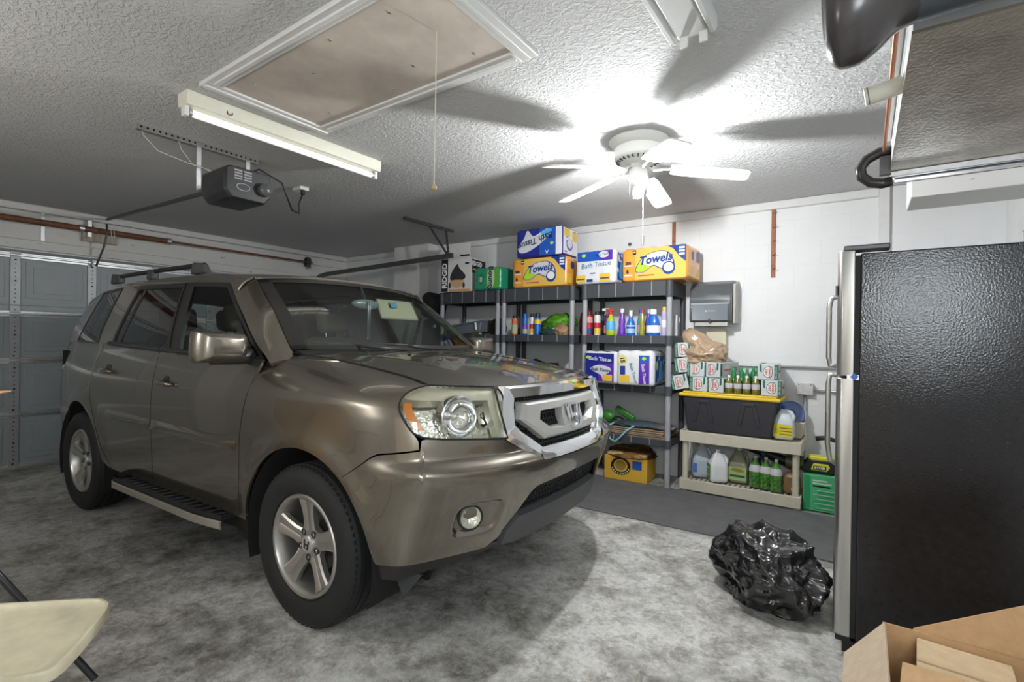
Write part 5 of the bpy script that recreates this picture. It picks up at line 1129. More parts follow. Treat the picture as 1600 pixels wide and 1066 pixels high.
# ------------------------------------------------------------------ bottles and cans
def can(name, label, x, y, z, r, h, cols, capm, group='cans and bottles on the second shelf', cap_h=.03, rot=(0, 0, 0), cat='spray can'):
    t = thing(name, label, cat, (x, y, z), rot, group); n = len(cols); hh = h - cap_h
    MB().lathe([(.001, 0), (r * .96, 0), (r, .006), (r, hh - .015), (r * .8, hh), (r * .45, hh + .002)], 20).build('can_body', cols[0], t, smooth='auto')
    for k in range(1, n): z0 = .012 + (hh - .035) * (k - 1) / (n - 1); z1 = .012 + (hh - .035) * k / (n - 1); MB().lathe([(r + .0006, z0), (r + .0006, z1)], 20).build('label_band', cols[k], t, smooth=True)
    MB().lathe([(r * .78, hh - .004), (r * .80, hh + .004), (r * .72, h - .004), (r * .5, h), (.001, h)], 16).build('cap', capm, t, smooth='auto'); return t
def bottle(name, label, x, y, z, prof, bodym, capm, caph, band=None, trigger=False, sx=1.0, sy=1.0, group='cans and bottles on the second shelf', cat='bottle', rot=(0, 0, 0), bandm2=None):
    t = thing(name, label, cat, (x, y, z), rot, group); S = Matrix.Diagonal((sx, sy, 1, 1)); MB().lathe(prof, 22, S).build('bottle_body', bodym, t, smooth='auto', angle=50); r, h = prof[-1]
    if trigger:
        b = MB(); b.lathe([(r * 1.15, h - .005), (r * 1.15, h + .022), (r * .8, h + .026)], 14); b.box((-.052, -.011, h + .026), (.030, .011, h + .052)); b.prism([(-.018, h + .026), (-.004, h + .026), (-.022, h - .018), (-.032, h - .016)], -.006, .006, Matrix(((1, 0, 0, 0), (0, 0, 1, 0), (0, 1, 0, 0), (0, 0, 0, 1)))); b.build('trigger', capm, t, bevel=.003)
    else: MB().lathe([(r * 1.12, h - .006), (r * 1.12, h + caph), (r * .9, h + caph + .003), (.001, h + caph + .003)], 16).build('cap', capm, t, smooth='auto')
    if band:
        z0, z1, m = band; ins = [(rr, hh) for rr, hh in prof if z0 <= hh <= z1]; rz = lambda zz: float(np.interp(zz, [p[1] for p in prof], [p[0] for p in prof]))
        pts = [(rz(z0) + .0008, z0)] + [(rr + .0008, hh) for rr, hh in ins] + [(rz(z1) + .0008, z1)]; MB().lathe(pts, 22, S).build('label_band', m, t, smooth='auto')
        if bandm2: MB().lathe([(rz((z0 + z1) / 2) + .0018, z0 + (z1 - z0) * .55), (rz((z0 + z1) / 2) + .0018, z0 + (z1 - z0) * .8)], 22, S).build('label_stripe', bandm2, t, smooth='auto')
    return t
SH2 = 1.402
red_m = mat('red_can', (.48, .02, .03), .3, .2); white_can = mat('white_can', (.72, .72, .70), .3, .1); blue_can = mat('blue_can', (.02, .16, .50), .3, .2); yel_m = mat('yellow_can', (.75, .58, .05), .35); org_m = mat('orange_can', (.65, .14, .05), .35); purp_l = mat('purple_liquid', (.17, .04, .45), .15, coat=.7); blue_l = mat('blue_liquid', (.02, .14, .55), .15, coat=.7); lil = mat('lilac_can', (.50, .42, .66), .35); olive = mat('olive_bottle', (.30, .30, .04), .25, coat=.5); limeb = mat('lime_bottle', (.42, .55, .04), .25, coat=.5)
can('spray_bottle', 'orange and green squeeze bottle at the left end of the middle unit', -3.215, 4.64, SH2, .033, .215, [org_m, mat('pale_green', (.42, .46, .28), .5), mat('pale_green'), org_m], black_pl, cat='bottle')
can('aerosol_can', 'blue and violet aerosol can with a blue cap beside the orange bottle', -3.075, 4.64, SH2, .029, .235, [blue_can, mat('pale_green'), purp_l, blue_can], royal, cap_h=.05)
can('aerosol_can', 'white and red aerosol can with a black cap', -2.995, 4.66, SH2, .030, .235, [white_can, gold, redink, white_can], black_pl, cap_h=.04); 
can('aerosol_can', 'blue and yellow aerosol can with a black cap next to the green bag', -2.905, 4.63, SH2, .036, .240, [blue_can, blue_can, blue_can, yel_m], black_pl, cap_h=.05)
can('spray_tube', 'orange capped can lying on the left shelf unit', -3.72, 4.66, 1.435, .033, .26, [mat('cream_label', (.70, .62, .48), .5), gold, mat('cream_label'), mat('cream_label')], org_m, rot=(0, R(-90), 0), cat='can', cap_h=.05, group=None)
can('aerosol_can', 'red aerosol can at the left end of the right shelf unit', -2.290, 4.64, SH2, .035, .240, [red_m, navy, red_m, mat('pink_label', (.62, .30, .28), .5)], black_pl, cap_h=.035)
can('aerosol_can', 'white and red aerosol can standing beside the red can', -2.205, 4.65, SH2, .033, .240, [white_can, gold, redink, white_can], black_pl, cap_h=.035)
bp1 = [(.001, 0), (.030, 0), (.033, .01), (.033, .13), (.026, .17), (.014, .20), (.013, .22)]
bottle('cleaner_bottle', 'dark plum cleaner bottle with a white trigger', -2.120, 4.70, SH2, bp1, mat('plum_bottle', (.10, .03, .14), .25, coat=.5), whitep, .03, (.02, .10, mat('pink_label')), True)
bottle('cleaner_bottle', 'lime green cleaner bottle with a red trigger', -2.055, 4.64, SH2, [(.001, 0), (.043, 0), (.047, .012), (.046, .12), (.034, .16), (.020, .19), (.018, .21)], limeb, mat('red_trigger', (.60, .04, .03), .4), .03, (.05, .14, sky), True)
bottle('cleaner_bottle', 'tall purple cleaner bottle with a white cap', -1.935, 4.64, SH2, [(.001, 0), (.034, 0), (.036, .012), (.034, .07), (.030, .10), (.034, .13), (.031, .16), (.019, .215), (.018, .228)], purp_l, whitep, .030)
bottle('cleaner_bottle', 'blue spray bottle with a white nozzle', -1.842, 4.63, SH2, [(.001, 0), (.040, 0), (.044, .012), (.042, .10), (.034, .135), (.020, .165), (.016, .195)], blue_l, whitep, .045, (.02, .10, mat('pale_blue_label', (.32, .55, .80), .4)), False, bandm2=royal)
bottle('cleaner_bottle', 'teal labelled bottle with a red and blue cap', -1.770, 4.70, SH2, bp1, mat('teal_bottle', (.05, .30, .36), .3, coat=.4), royal, .03, (.03, .10, mat('pink_label')))
bottle('cleaner_bottle', 'olive cleaner bottle with a red cap', -1.738, 4.66, SH2, [(.001, 0), (.024, 0), (.026, .01), (.026, .17), (.016, .20), (.014, .22)], olive, mat('red_trigger'), .03)
bottle('cleaner_bottle', 'purple bottle with a pale cap behind the large blue bottle', -1.690, 4.70, SH2, bp1, purp_l, mat('pale_blue_label'), .03)
bottle('cleaner_bottle', 'large blue detergent bottle with a white cap', -1.620, 4.63, SH2, [(.001, 0), (.060, 0), (.066, .012), (.066, .10), (.054, .15), (.034, .19), (.028, .205)], blue_l, whitep, .04, (.025, .095, whitep), False, sy=.7)
can('aerosol_can', 'slim lilac can with a yellow cap behind the shelf post', -1.530, 4.67, SH2, .024, .270, [lil, lil, whitep, lil], yel_m, cap_h=.035)
for x, hh, lb in ((-1.475, .20, 'narrow white tube standing at the right end of the bottle shelf'), (-1.415 - .05, .22, 'white tube behind the narrow white tube on the bottle shelf')):
    pass
o = MB().lathe([(.001, 0), (.018, 0), (.018, .205), (.001, .205)], 14, Matrix.Translation((-1.480, 4.86, SH2))).build('plastic_tube', whitep, smooth='auto'); tag(o, 'narrow white tube at the right end of the bottle shelf', 'tube')
o = MB().box((-2.22, 4.90, SH2), (-1.86, 4.93, SH2 + .155)).build('white_tray', whitep, bevel=.008); tag(o, 'white tray standing behind the bottles', 'tray')

# crumpled bags
def crinkle(m, scale, strength):
    N, L = nodes_of(m); b = N['Principled BSDF']; tc = N.new('ShaderNodeTexCoord'); n = N.new('ShaderNodeTexNoise'); n.noise_type = 'RIDGED_MULTIFRACTAL'; n.inputs['Scale'].default_value = scale; n.inputs['Detail'].default_value = 4; n.inputs['Distortion'].default_value = .6
    L.new(tc.outputs['Object'], n.inputs['Vector']); bp = N.new('ShaderNodeBump'); bp.inputs['Strength'].default_value = strength; bp.inputs['Distance'].default_value = .02; L.new(n.outputs['Fac'], bp.inputs['Height']); L.new(bp.outputs['Normal'], b.inputs['Normal']); return m
def crumple(name, label, cat, loc, r, m, seed=0, amp=.25, sub=4, fine=.06, flat=True, rot=(0, 0, 0), freq=1.8, fn=None):
    bm = bmesh.new(); bmesh.ops.create_icosphere(bm, subdivisions=sub, radius=1.0); off = Vector((seed * 3.1, seed * 1.7, seed * .9))
    for v in bm.verts:
        p = v.co.normalized(); q = p * freq + off
        rid = (1 - abs(mnoise.noise(q))) - .7; rid2 = (1 - abs(mnoise.noise(q * 2.3 + Vector((5, 1, 2))))) - .7; f2 = (1 - abs(mnoise.noise(q * 5.5))) - .7
        k = 1 + amp * rid + amp * .55 * rid2 + fine * f2; c = Vector((p.x * r[0] * k, p.y * r[1] * k, p.z * r[2] * k))
        if fn: c = fn(c, p)
        if flat: c.z = max(c.z, -r[2] * .62)
        v.co = c
    if flat:
        for v in bm.verts: v.co.z += r[2] * .62
    me = bpy.data.meshes.new(name); bm.to_mesh(me); bm.free(); o = mesh_obj(name, me, m, None, smooth=True, loc=loc, rot=rot); return tag(o, label, cat)
crumple('snack_bag', 'shiny green foil bag on the middle shelf unit', 'bag', (-2.71, 4.74, SH2 + .075), (.195, .095, .105), crinkle(mat('green_foil', (.08, .26, .015), .3, .1, coat=.4, var=.5, vscale=9), 9.0, .7), 3, .55, freq=1.3, fine=.12, rot=(0, R(-10), 0), flat=False).location.z += .04
crumple('plastic_bag', 'small red and white plastic bag left of the green foil bag', 'bag', (-2.855, 4.84, SH2), (.05, .05, .13), mat('red_white_film', (.55, .45, .44), .35, var=.6, vscale=14), 5, .3)
crumple('folded_cloth', 'dark green bundle under the green foil bag', 'cloth', (-2.74, 4.66, SH2 - .004), (.16, .08, .045), mat('dark_green_cloth', (.02, .05, .045), .8, var=.4, vscale=14), 6, .2)
crumple('plastic_bag', 'white and blue plastic bag under the green foil bag', 'bag', (-2.66, 4.70, SH2 + .02), (.12, .08, .05), mat('white_blue_film', (.45, .55, .72), .35, var=.5, vscale=10), 8, .3)
crumple('paper_bag', 'crumpled brown paper bag at the right of the middle unit', 'bag', (-2.60, 4.64, SH2 - .002), (.085, .07, .072), mat('brown_paper', (.33, .20, .11), .7, var=.3, vscale=14), 9, .35)
crumple('chip_bag', 'dark red snack bag between the middle and right shelf units', 'bag', (-2.39, 4.80, SH2 + .004), (.085, .08, .165), mat('dark_red_foil', (.20, .015, .015), .3, .1, coat=.3, var=.7, vscale=12), 11, .25)
tb = crumple('grocery_bag', 'tan plastic grocery bag lying on the soda cartons', 'bag', (-1.175, 4.72, 1.158), (.180, .14, .135), crinkle(mat('tan_film', (.44, .31, .20), .22, coat=.7), 8.0, .5), 14, .42, sub=5, fine=.10, freq=1.5, fn=lambda c, p: Vector((c.x - (.10 if p.z > .55 else 0) * (p.z - .55) * 3, c.y, c.z + (.32 * (p.z - .75) if (p.z > .75) else 0))))
crumple('plastic_bag', 'clear plastic bag draped over the yellow carton', 'bag', (-1.83, 4.70, .235), (.215, .19, .055), glass('clear_bag_film', (.80, .70, .56), 1.5, .15), 17, .35, sub=5, fine=.12, fn=lambda c, p: Vector((c.x, c.y, c.z - (.055 if p.y < -.3 else 0) - max(0, p.x - .5) * .10)))

# ------------------------------------------------------------------ left unit middle shelf
gb = thing('storage_bin_lid', 'grey plastic bin tipped on the left shelf unit', 'bin', (-3.93, 4.72, 1.400), (0, R(-7), 0)); gmt = mat('slate_plastic', (.13, .155, .18), .4)
MB().prism([(-.27, 0), (.25, 0), (.29, .125), (-.30, .125)], -.13, .13, Matrix(((1, 0, 0, 0), (0, 0, 1, 0), (0, 1, 0, 0), (0, 0, 0, 1)))).build('bin_body', gmt, gb, bevel=.012); MB().box((-.31, -.145, .115), (.30, .145, .135)).build('rim', gmt, gb, bevel=.006); MB().box((.20, -.147, .03), (.215, -.128, .12)).build('strap', whitep, gb)
o = MB().cbox((-3.85, 4.90, 1.50), (.40, .05, .18)).build('white_board', whitep, bevel=.004); tag(o, 'white board behind the grey bin', 'board')
crumple('dark_cloth', 'dark brown cloth beside the grey bin', 'cloth', (-3.55, 4.78, SH2 - .004), (.10, .09, .12), mat('dark_brown_cloth', (.03, .022, .02), .9), 21, .3)
o = MB().cyl((-3.44, 4.72, SH2), (-3.44, 4.72, SH2 + .105), .032, 16).build('small_jar', navy, smooth='auto'); tag(o, 'small dark blue jar between the left shelf posts', 'jar')
# folded black chair bag left of the shelves
fb = thing('folded_camp_chair', 'black folded camp chair leaning left of the shelves', 'chair', (-4.55, 4.74, 0), (0, R(-1), 0)); bkc = mat('black_canvas', (.012, .013, .014), .8, bump=.2, bscale=60)
me = rbox_mesh(.30, .20, 1.60, .07, 8, lambda p: p + Vector((math.sin(p.z * 5) * .02, 0, 0))); mesh_obj('canvas_body', me, bkc, fb, smooth=True); me = rbox_mesh(.36, .20, .34, .09, 8); mesh_obj('canvas_head', me, bkc, fb, smooth=True, loc=(-.02, 0, 1.60), rot=(0, R(12), 0))
MB().tube([(-.12, -.10, 1.62), (-.24, -.10, 1.30), (-.20, -.10, .95)], .018, 8).build('shoulder_strap', bkc, fb, smooth=True)
MB().lathe([(.020, 0), (.020, .01), (.001, .012)], 14, Matrix.Translation((.13, -.10, 1.50)) @ Matrix.Rotation(R(90), 4, 'X')).build('logo_patch', whitep, fb); MB().cyl((.19, -.05, .0), (.19, -.05, 1.66), .012, 10).build('frame_tube', steel, fb)
# lower shelf of the middle unit
tl = thing('power_tool', 'dark power tool on the lower shelf behind the hood', 'tool', (-2.86, 4.70, .931 + .0))
MB().tube([(-.22, 0, .12), (-.10, 0, .15), (.02, 0, .13), (.16, 0, .12)], [.05, .06, .035, .055], 12).build('tool_body', black_pl, tl, smooth=True); MB().box((-.20, -.05, 0), (-.12, .05, .11)).build('tool_battery', black_pl, tl, bevel=.01); MB().box((.06, -.05, 0), (.18, .05, .10)).build('tool_foot', mat('speckled_grey', (.35, .36, .36), .5, var=.5, vscale=30), tl, bevel=.01)
# fourth shelf of the right unit: folded bags and pads
cbm = cardboard('shelf_cardboard', (.34, .25, .16)); rngs = random.Random(3)
for k in range(5):
    o = MB().cbox((-1.87 + rngs.uniform(-.02, .02), 4.79 + rngs.uniform(-.01, .01), .4365 + .006 + k * .0165), (.80 - k * .02, .40, .011), (R(rngs.uniform(-.3, .3)), 0, R(rngs.uniform(-2, 2)))).build('cardboard_sheet', cbm, bevel=.003)
    tag(o, 'flattened cardboard sheet, %s in the stack on the lowest shelf' % ('bottom one', 'second from the bottom', 'middle one', 'second from the top', 'topmost')[k], 'cardboard', 'cardboard sheets on the lowest shelf')
crumple('tote_bag', 'dark folded tote bag with a blue handle on the cardboard stack', 'bag', (-1.80, 4.74, .517), (.26, .14, .030), mat('dark_teal_cloth', (.05, .08, .09), .85, var=.5, vscale=9), 25, .25)
hb_ = MB(); hb_.tube([(-1.99, 4.62, .545), (-2.02, 4.565, .525), (-2.025, 4.545, .46), (-2.00, 4.54, .395), (-1.95, 4.54, .375), (-1.90, 4.545, .42), (-1.84, 4.555, .49), (-1.78, 4.60, .538)], .010, 6)
for i, v in enumerate(hb_.v): pass
o = hb_.build('bag_strap', mat('light_blue_webbing', (.24, .48, .58), .7), smooth=True); tag(o, 'light blue bag handle looped over the lowest shelf edge', 'strap')
crumple('striped_cloth', 'black and white striped cloth at the right of the lowest shelf', 'cloth', (-1.55, 4.72, .517), (.13, .12, .028), mat('black_white_cloth', (.12, .11, .11), .8, var=.95, vscale=11), 27, .25)
gt = thing('garden_sprayer', 'green and black garden tool on the lowest shelf', 'tool', (-2.10, 4.76, .520)); gg = mat('tool_green', (.04, .22, .03), .4)
MB().ellipsoid((-.02, 0, .06), (.085, .06, .06), 18, 10).build('tool_housing', gg, gt, smooth=True); MB().cbox((.15, .03, .10), (.22, .05, .055), (0, R(28), 0)).build('tool_handle', gg, gt, bevel=.012); MB().ellipsoid((.08, .0, .035), (.07, .05, .035), 14, 8).build('tool_joint', black_pl, gt, smooth=True); MB().ellipsoid((-.14, .0, .04), (.05, .04, .04), 14, 8).build('tool_wheel', black_pl, gt, smooth=True)
# yellow carton on the floor
yc = thing('yellow_carton', 'yellow carton with a round black emblem on the floor under the shelves', 'box', (-1.85, 4.71, .008), (0, 0, R(4)))
MB().box((-.22, -.15, 0), (.20, .15, .225)).build('carton_body', mat('yellow_card', (.70, .42, .04), .6), yc, bevel=.004); print_on(yc, 'front', .15, ellipse2d(-.055, .135, .098, .085), blackink)
em = print_on(yc, 'front', .15, ellipse2d(-.055, .140, .068, .060), mat('yellow_card'), .003); print_on(yc, 'front', .15, ellipse2d(-.055, .145, .055, .048), mat('dark_gold', (.30, .20, .03), .6), .0045)
for k in range(9): a = R(200 + k * 17.5); print_on(yc, 'front', .15, ellipse2d(-.055 + .084 * math.cos(a), .137 + .073 * math.sin(a), .006, .007, 8), whitep, .004)
MB().box((.06, -.153, .12), (.15, -.149, .20)).build('blue_patch', royal, yc); MB().box((-.20, -.13, .225), (.18, .14, .255)).build('contents', mat('tan_goods', (.50, .34, .17), .7, var=.4, vscale=20), yc, bevel=.01)

# ------------------------------------------------------------------ cream bench with tote
cr = mat('cream_resin', (.60, .56, .45), .5, var=.08, vscale=8)
bn = thing('resin_shelf', 'cream plastic two tier shelf under the yellow lidded tote', 'shelf', (-.872, 4.83, 0))
for top, hh in ((.535, .088), (.100, .085)):
    s = MB().box((-.475, -.21, top - .02), (.475, .21, top)).build('shelf_board', cr, bn, bevel=.004)
    for a, c in (((-.48, -.225, top - hh), (.48, -.205, top + .012)), ((-.48, .205, top - hh), (.48, .220, top + .012)), ((-.482, -.22, top - hh), (-.462, .22, top + .012)), ((.462, -.22, top - hh), (.482, .22, top + .012))): MB().box(a, c).build('shelf_apron', cr, s, bevel=.006)
    if top < .3:
        b = MB()
        for i in range(22):
            for j in range(5): b.box((-.44 + i * .041, -.18 + j * .022, top + .0002), (-.425 + i * .041, -.168 + j * .022, top + .0012))
        b.build('board_holes', under, s)['kind'] = 'stuff'
for sx in (-1, 1):
    for sy in (-1, 1): MB().lathe([(.032, .0), (.032, .06), (.026, .11), (.026, .44), (.032, .47), (.032, .534)], 18, Matrix.Translation((sx * .440, sy * .175, 0)), cap=True).build('post', cr, bn, smooth='auto')
tt_ = thing('storage_tote', 'black storage tote with a yellow lid on the cream shelf', 'tote', (-.945, 4.80, .549)); tbk = mat('tote_charcoal', (.035, .035, .042), .45, bump=.1, bscale=120)
b = MB(); lo = [(-.345, -.185), (.335, -.185), (.335, .185), (-.345, .185)]; hi = [(-.385, -.205), (.375, -.205), (.375, .205), (-.385, .205)]
b.add([(x, y, 0) for x, y in lo] + [(x, y, .315) for x, y in hi], [(3, 2, 1, 0), (4, 5, 6, 7)] + [(i, (i + 1) % 4, 4 + (i + 1) % 4, 4 + i) for i in range(4)]); b.build('tote_body', tbk, tt_, bevel=.015, seg=3)
for xc in (-.205, .165):
    for s in (-1, 1):
        yb = lambda z: -.185 - .02 * z / .315 - .006
        MB().add([(xc + s * .04 - .018, yb(.27), .27), (xc + s * .04 + .018, yb(.27), .27), (xc + s * .075 + .018, yb(.09), .09), (xc + s * .075 - .018, yb(.09), .09), (xc + s * .04 - .018, yb(.27) + .02, .27), (xc + s * .04 + .018, yb(.27) + .02, .27), (xc + s * .075 + .018, yb(.09) + .02, .09), (xc + s * .075 - .018, yb(.09) + .02, .09)], [(0, 1, 2, 3), (0, 4, 5, 1), (1, 5, 6, 2), (2, 6, 7, 3), (3, 7, 4, 0)]).build('rib', tbk, tt_, bevel=.004)
    MB().box((xc - .05, -.213, .262), (xc + .05, -.195, .285)).build('rib', tbk, tt_, bevel=.004)
lid = mat('yellow_lid_plastic', (.78, .55, .04), .4); L1 = MB().box((-.415, -.225, .310), (.405, .225, .340)).build('lid', lid, tt_, bevel=.012, seg=3); MB().box((-.385, -.20, .338), (.375, .20, .356)).build('lid_top', lid, L1, bevel=.008)
LZ = .549 + .356
# soda cartons
sg = mat('soda_silver_card', (.60, .63, .64), .45); sgreen = mat('soda_green', (.015, .13, .085), .4); cream_w = mat('soda_cream', (.78, .77, .72), .45)
def soda(label, x, y, z, rotz=0, roty=0, flip=1):
    t = thing('soda_carton', label, 'soda carton', (x, y, z), (0, roty, rotz), 'soda cartons on the tote'); w, h, L_ = .150, .130, .38
    MB().box((-w / 2, -L_ / 2, 0), (w / 2, L_ / 2, h)).build('carton_body', sg, t, bevel=.005)
    f = flip; print_on(t, 'front', L_ / 2, sorted_rect(f * -.075, .002, f * -.048, .128), sgreen); text_on(t, 'front', L_ / 2, 'GINGER ALE', .0185, f * -.0615, .065, mat('pale_mint', (.55, .70, .58), .4), .0028, R(90) * f)
    out = [(f * x_, z_) for x_, z_ in blob2d([(-.030, .028), (-.030, .108), (.005, .112), (.030, .090), (.034, .065), (.030, .038), (.004, .020)], 4)]
    print_on(t, 'front', L_ / 2, out if f > 0 else out[::-1], mat('soda_dkgreen', (.02, .10, .05), .4), .0016); c0 = (f * .0, .066)
    inn = [(c0[0] + (u - c0[0]) * .88, c0[1] + (v - c0[1]) * .90) for u, v in out]; print_on(t, 'front', L_ / 2, inn if f > 0 else inn[::-1], cream_w, .0024)
    text_on(t, 'front', L_ / 2, 'CANADA', .0205, f * -.013, .066, redink, .0034, R(90) * f, bold=.0007); text_on(t, 'front', L_ / 2, 'DRY', .026, f * .012, .066, redink, .0034, R(90) * f, bold=.0007)
    print_on(t, 'front', L_ / 2, [(f * .046, .128), (f * .062, .128), (f * .060, .07), (f * .044, .06)][::f], sgreen); print_on(t, 'right', w / 2, rect2d(-.18, .01, -.15, .12), sgreen); print_on(t, 'right', w / 2, ellipse2d(-.05, .066, .055, .045), cream_w); text_on(t, 'right', w / 2, 'CANADA DRY', .022, -.05, .066, redink); print_on(t, 'right', w / 2, rect2d(.05, .04, .15, .09), mat('soda_grey', (.30, .33, .34), .5))
    print_on(t, 'top', h, rect2d(-.07, -.16, -.03, .16), sgreen); return t
def sorted_rect(a, v0, b_, v1): return rect2d(min(a, b_), v0, max(a, b_), v1)
soda('soda carton tipped over the left end of the yellow lid', -1.340, 4.79, LZ + .012, R(-2), R(-13)); soda('soda carton flat on the yellow lid beside the tipped carton', -1.185, 4.79, LZ + .002, R(-3))
soda('soda carton under the tan bag, upper left of the pile', -1.345, 4.81, LZ + .165, R(6), R(-8)); soda('soda carton in the pile directly under the tan bag', -1.205, 4.79, LZ + .134, R(-4)); soda('topmost soda carton in the pile, beside the shelf post', -1.350, 4.83, LZ + .305, R(4), R(-4))
soda('soda carton on the lid left of the green bottles', -1.030, 4.79, LZ + .002, R(-8)); soda('soda carton stacked upper left of the green bottles', -1.042, 4.78, LZ + .134, R(-12))
soda('soda carton on the lid right of the green bottles', -.625, 4.80, LZ + .002, R(3), 0, -1); soda('soda carton stacked upper right of the green bottles', -.655, 4.80, LZ + .134, R(4), 0, -1)
# soda bottles on the lid
gpl = mat('green_bottle_plastic', (.03, .20, .06), .12, coat=.8); amberl = mat('ginger_ale', (.16, .15, .02), .12, coat=.8); capg = mat('green_cap', (.01, .30, .12), .4)
pb = [(.001, 0), (.028, 0), (.032, .008), (.032, .035), (.030, .045), (.032, .058), (.032, .090), (.024, .115), (.012, .135), (.011, .142)]
for k, x in enumerate((-.945, -.875, -.805, -.735)):
    bottle('soda_bottle', ('leftmost', 'second from left', 'third from left', 'rightmost')[k] + ' small ginger ale bottle in the front row on the yellow lid', x, 4.635 + .004 * k, LZ + .002, pb, amberl, whitep, .012, (.045, .088, mat('pale_label', (.60, .58, .62), .5)), group='front row of soda bottles', cat='bottle')
pk = [(.001, 0), (.028, 0), (.032, .008), (.032, .12), (.024, .16), (.012, .185), (.011, .195)]
for k, (x, y, dz) in enumerate(((-.925, 4.72, .0), (-.865, 4.74, .02), (-.815, 4.71, .005), (-.775, 4.77, .035), (-.735, 4.72, .005), (-.695 - .02, 4.79, .02))):
    bottle('soda_bottle', 'green capped soda bottle behind the front row, ' + ('leftmost', 'second from left', 'third from left', 'third from right', 'second from right', 'rightmost')[k], x, y, LZ + .002, [(r_, h_ * (1 + dz * 3)) for r_, h_ in pk], gpl, capg, .016, group='back row of soda bottles')
# bleach jug, blue lid, basket
def jug(name, label, x, y, z, w, d, h, body, capm, lab=None, rotz=0, labface='front', liquid=None, cat='jug'):
    t = thing(name, label, cat, (x, y, z), (0, 0, rotz))
    def fn(p):
        q = Vector(p); tt0 = max(0, (p.z - h * .55) / (h * .45)); s = 1 - .72 * tt0 ** 1.15; return Vector((q.x * s, q.y * s, q.z))
    me = rbox_mesh(w, d, h, .03, 12, fn); mesh_obj('jug_body', me, body, t, smooth=True)
    MB().tube([(w * .02, -d * .02, h * .93), (w * .34, -d * .10, h * .90), (w * .46, -d * .16, h * .74), (w * .44, -d * .2, h * .58)], [.012, .015, .015, .014], 10).build('handle', body, t, smooth=True)
    MB().lathe([(.022, h - .004), (.022, h + .020), (.018, h + .024), (.001, h + .024)], 16).build('cap', capm, t, smooth='auto')
    if lab:
        print_on(t, labface, d / 2 if labface in ('front',) else w / 2, rect2d(-w * .46, h * .10, w * .44, h * .50), lab, .002, 'label')
    return t
bl = jug('bleach_jug', 'white jug with a yellow label and blue cap on the cream shelf', -.530, 4.72, .549, .155, .115, .255, mat('white_jug', (.66, .72, .76), .35), royal, mat('yellow_label', (.74, .62, .04), .45))
for k in range(3): print_on(bl, 'front', .0575, rect2d(-.025, .095 - k * .025, .065, .100 - k * .025), blackink, .004)
print_on(bl, 'front', .0575, ellipse2d(-.050, .075, .016, .030), mat('olive_print', (.45, .42, .02), .5), .004)
bs = thing('plastic_basket', 'cream plastic basket behind the bleach jug', 'basket', (-.470, 4.90, .549)); b = MB(); lo = [(-.07, -.07), (.06, -.07), (.06, .08), (-.07, .08)]; hi = [(-.09, -.09), (.08, -.09), (.08, .10), (-.09, .10)]
b.add([(x, y, 0) for x, y in lo] + [(x, y, .13) for x, y in hi], [(3, 2, 1, 0)] + [(i, (i + 1) % 4, 4 + (i + 1) % 4, 4 + i) for i in range(4)]); b.build('basket_body', cr, bs); MB().tube([(x, y, .13) for x, y in hi], .007, 8, closed=True).build('rim', cr, bs)
o = thing('blue_pan_lid', 'round blue plastic lid leaning in the cream basket', 'lid', (-.500, 4.90, .745), (R(80), 0, R(12))); bpl = mat('dusty_blue_plastic', (.13, .20, .42), .4)
MB().lathe([(.001, .004), (.030, .004), (.036, .010), (.060, .010), (.064, .004), (.095, .004), (.100, .012), (.105, .010), (.105, -.006), (.001, -.006)], 36).build('lid_disc', bpl, o, smooth='auto', angle=30)
# jugs on the lower tier
clearj = mat('milky_jug', (.42, .48, .54), .3, coat=.2)
j = jug('water_jug', 'milky clear gallon jug, leftmost on the lower tier', -1.205, 4.79, .113, .165, .15, .285, clearj, clearj, None, R(20)); print_on(j, 'left', .083, rect2d(-.05, .06, .03, .15), mat('blue_label', (.06, .15, .45), .5), .002); print_on(j, 'front', .075, rect2d(-.078, .05, -.045, .13), mat('blue_label'), .002)
j = jug('cleaner_jug', 'white jug with a green label at the front of the lower tier', -1.040, 4.69, .113, .155, .12, .265, mat('bright_white_jug', (.76, .77, .78), .35), white_pl, None, R(28)); print_on(j, 'left', .0775, rect2d(-.05, .025, .05, .16), mat('green_label', (.02, .24, .08), .45), .002)
for k, m in enumerate((gold, org_m, lime)): print_on(j, 'left', .0775, rect2d(-.035, .055 + k * .03, .035, .070 + k * .03), m, .004)
j = jug('vinegar_jug', 'olive tinted jug with a pale green label on the lower tier', -.885, 4.80, .113, .160, .14, .285, mat('olive_jug', (.26, .26, .17), .25, coat=.4), white_pl, mat('mint_label', (.36, .52, .20), .5)); print_on(j, 'front', .07, blob2d([(-.055, .115), (-.02, .135), (.04, .125), (.05, .105), (.0, .10)], 4), mat('dark_gold'), .004); print_on(j, 'front', .07, rect2d(-.06, .055, .06, .075), mat('soda_dkgreen'), .004)
pbg = [(.001, 0), (.040, 0), (.048, .01), (.048, .14), (.044, .17), (.030, .205), (.015, .235), (.013, .25)]
gcl = mat('green_sparkle_bottle', (.07, .24, .03), .08, coat=1.0, var=.8, vscale=40)
for k, (x, y, lb) in enumerate(((-.745, 4.73, 'green soda bottle next to the vinegar jug'), (-.660, 4.72, 'green soda bottle in the middle of the lower tier group'), (-.578, 4.69, 'green soda bottle nearest the brown jug'))):
    bottle('soda_bottle', lb, x, y, .113, pbg, gcl, mat('pale_cap', (.55, .60, .56), .4), .014, (.135, .19, mat('pale_label')), group='large soda bottles on the lower tier')
bottle('soda_bottle', 'dark bottle with a blue cap behind the green soda bottles', -.700, 4.82, .113, [(r_ * 1.15, h_ * 1.12) for r_, h_ in pbg], mat('dark_navy_bottle', (.02, .03, .05), .15, coat=.8), navy, .016, group='large soda bottles on the lower tier')
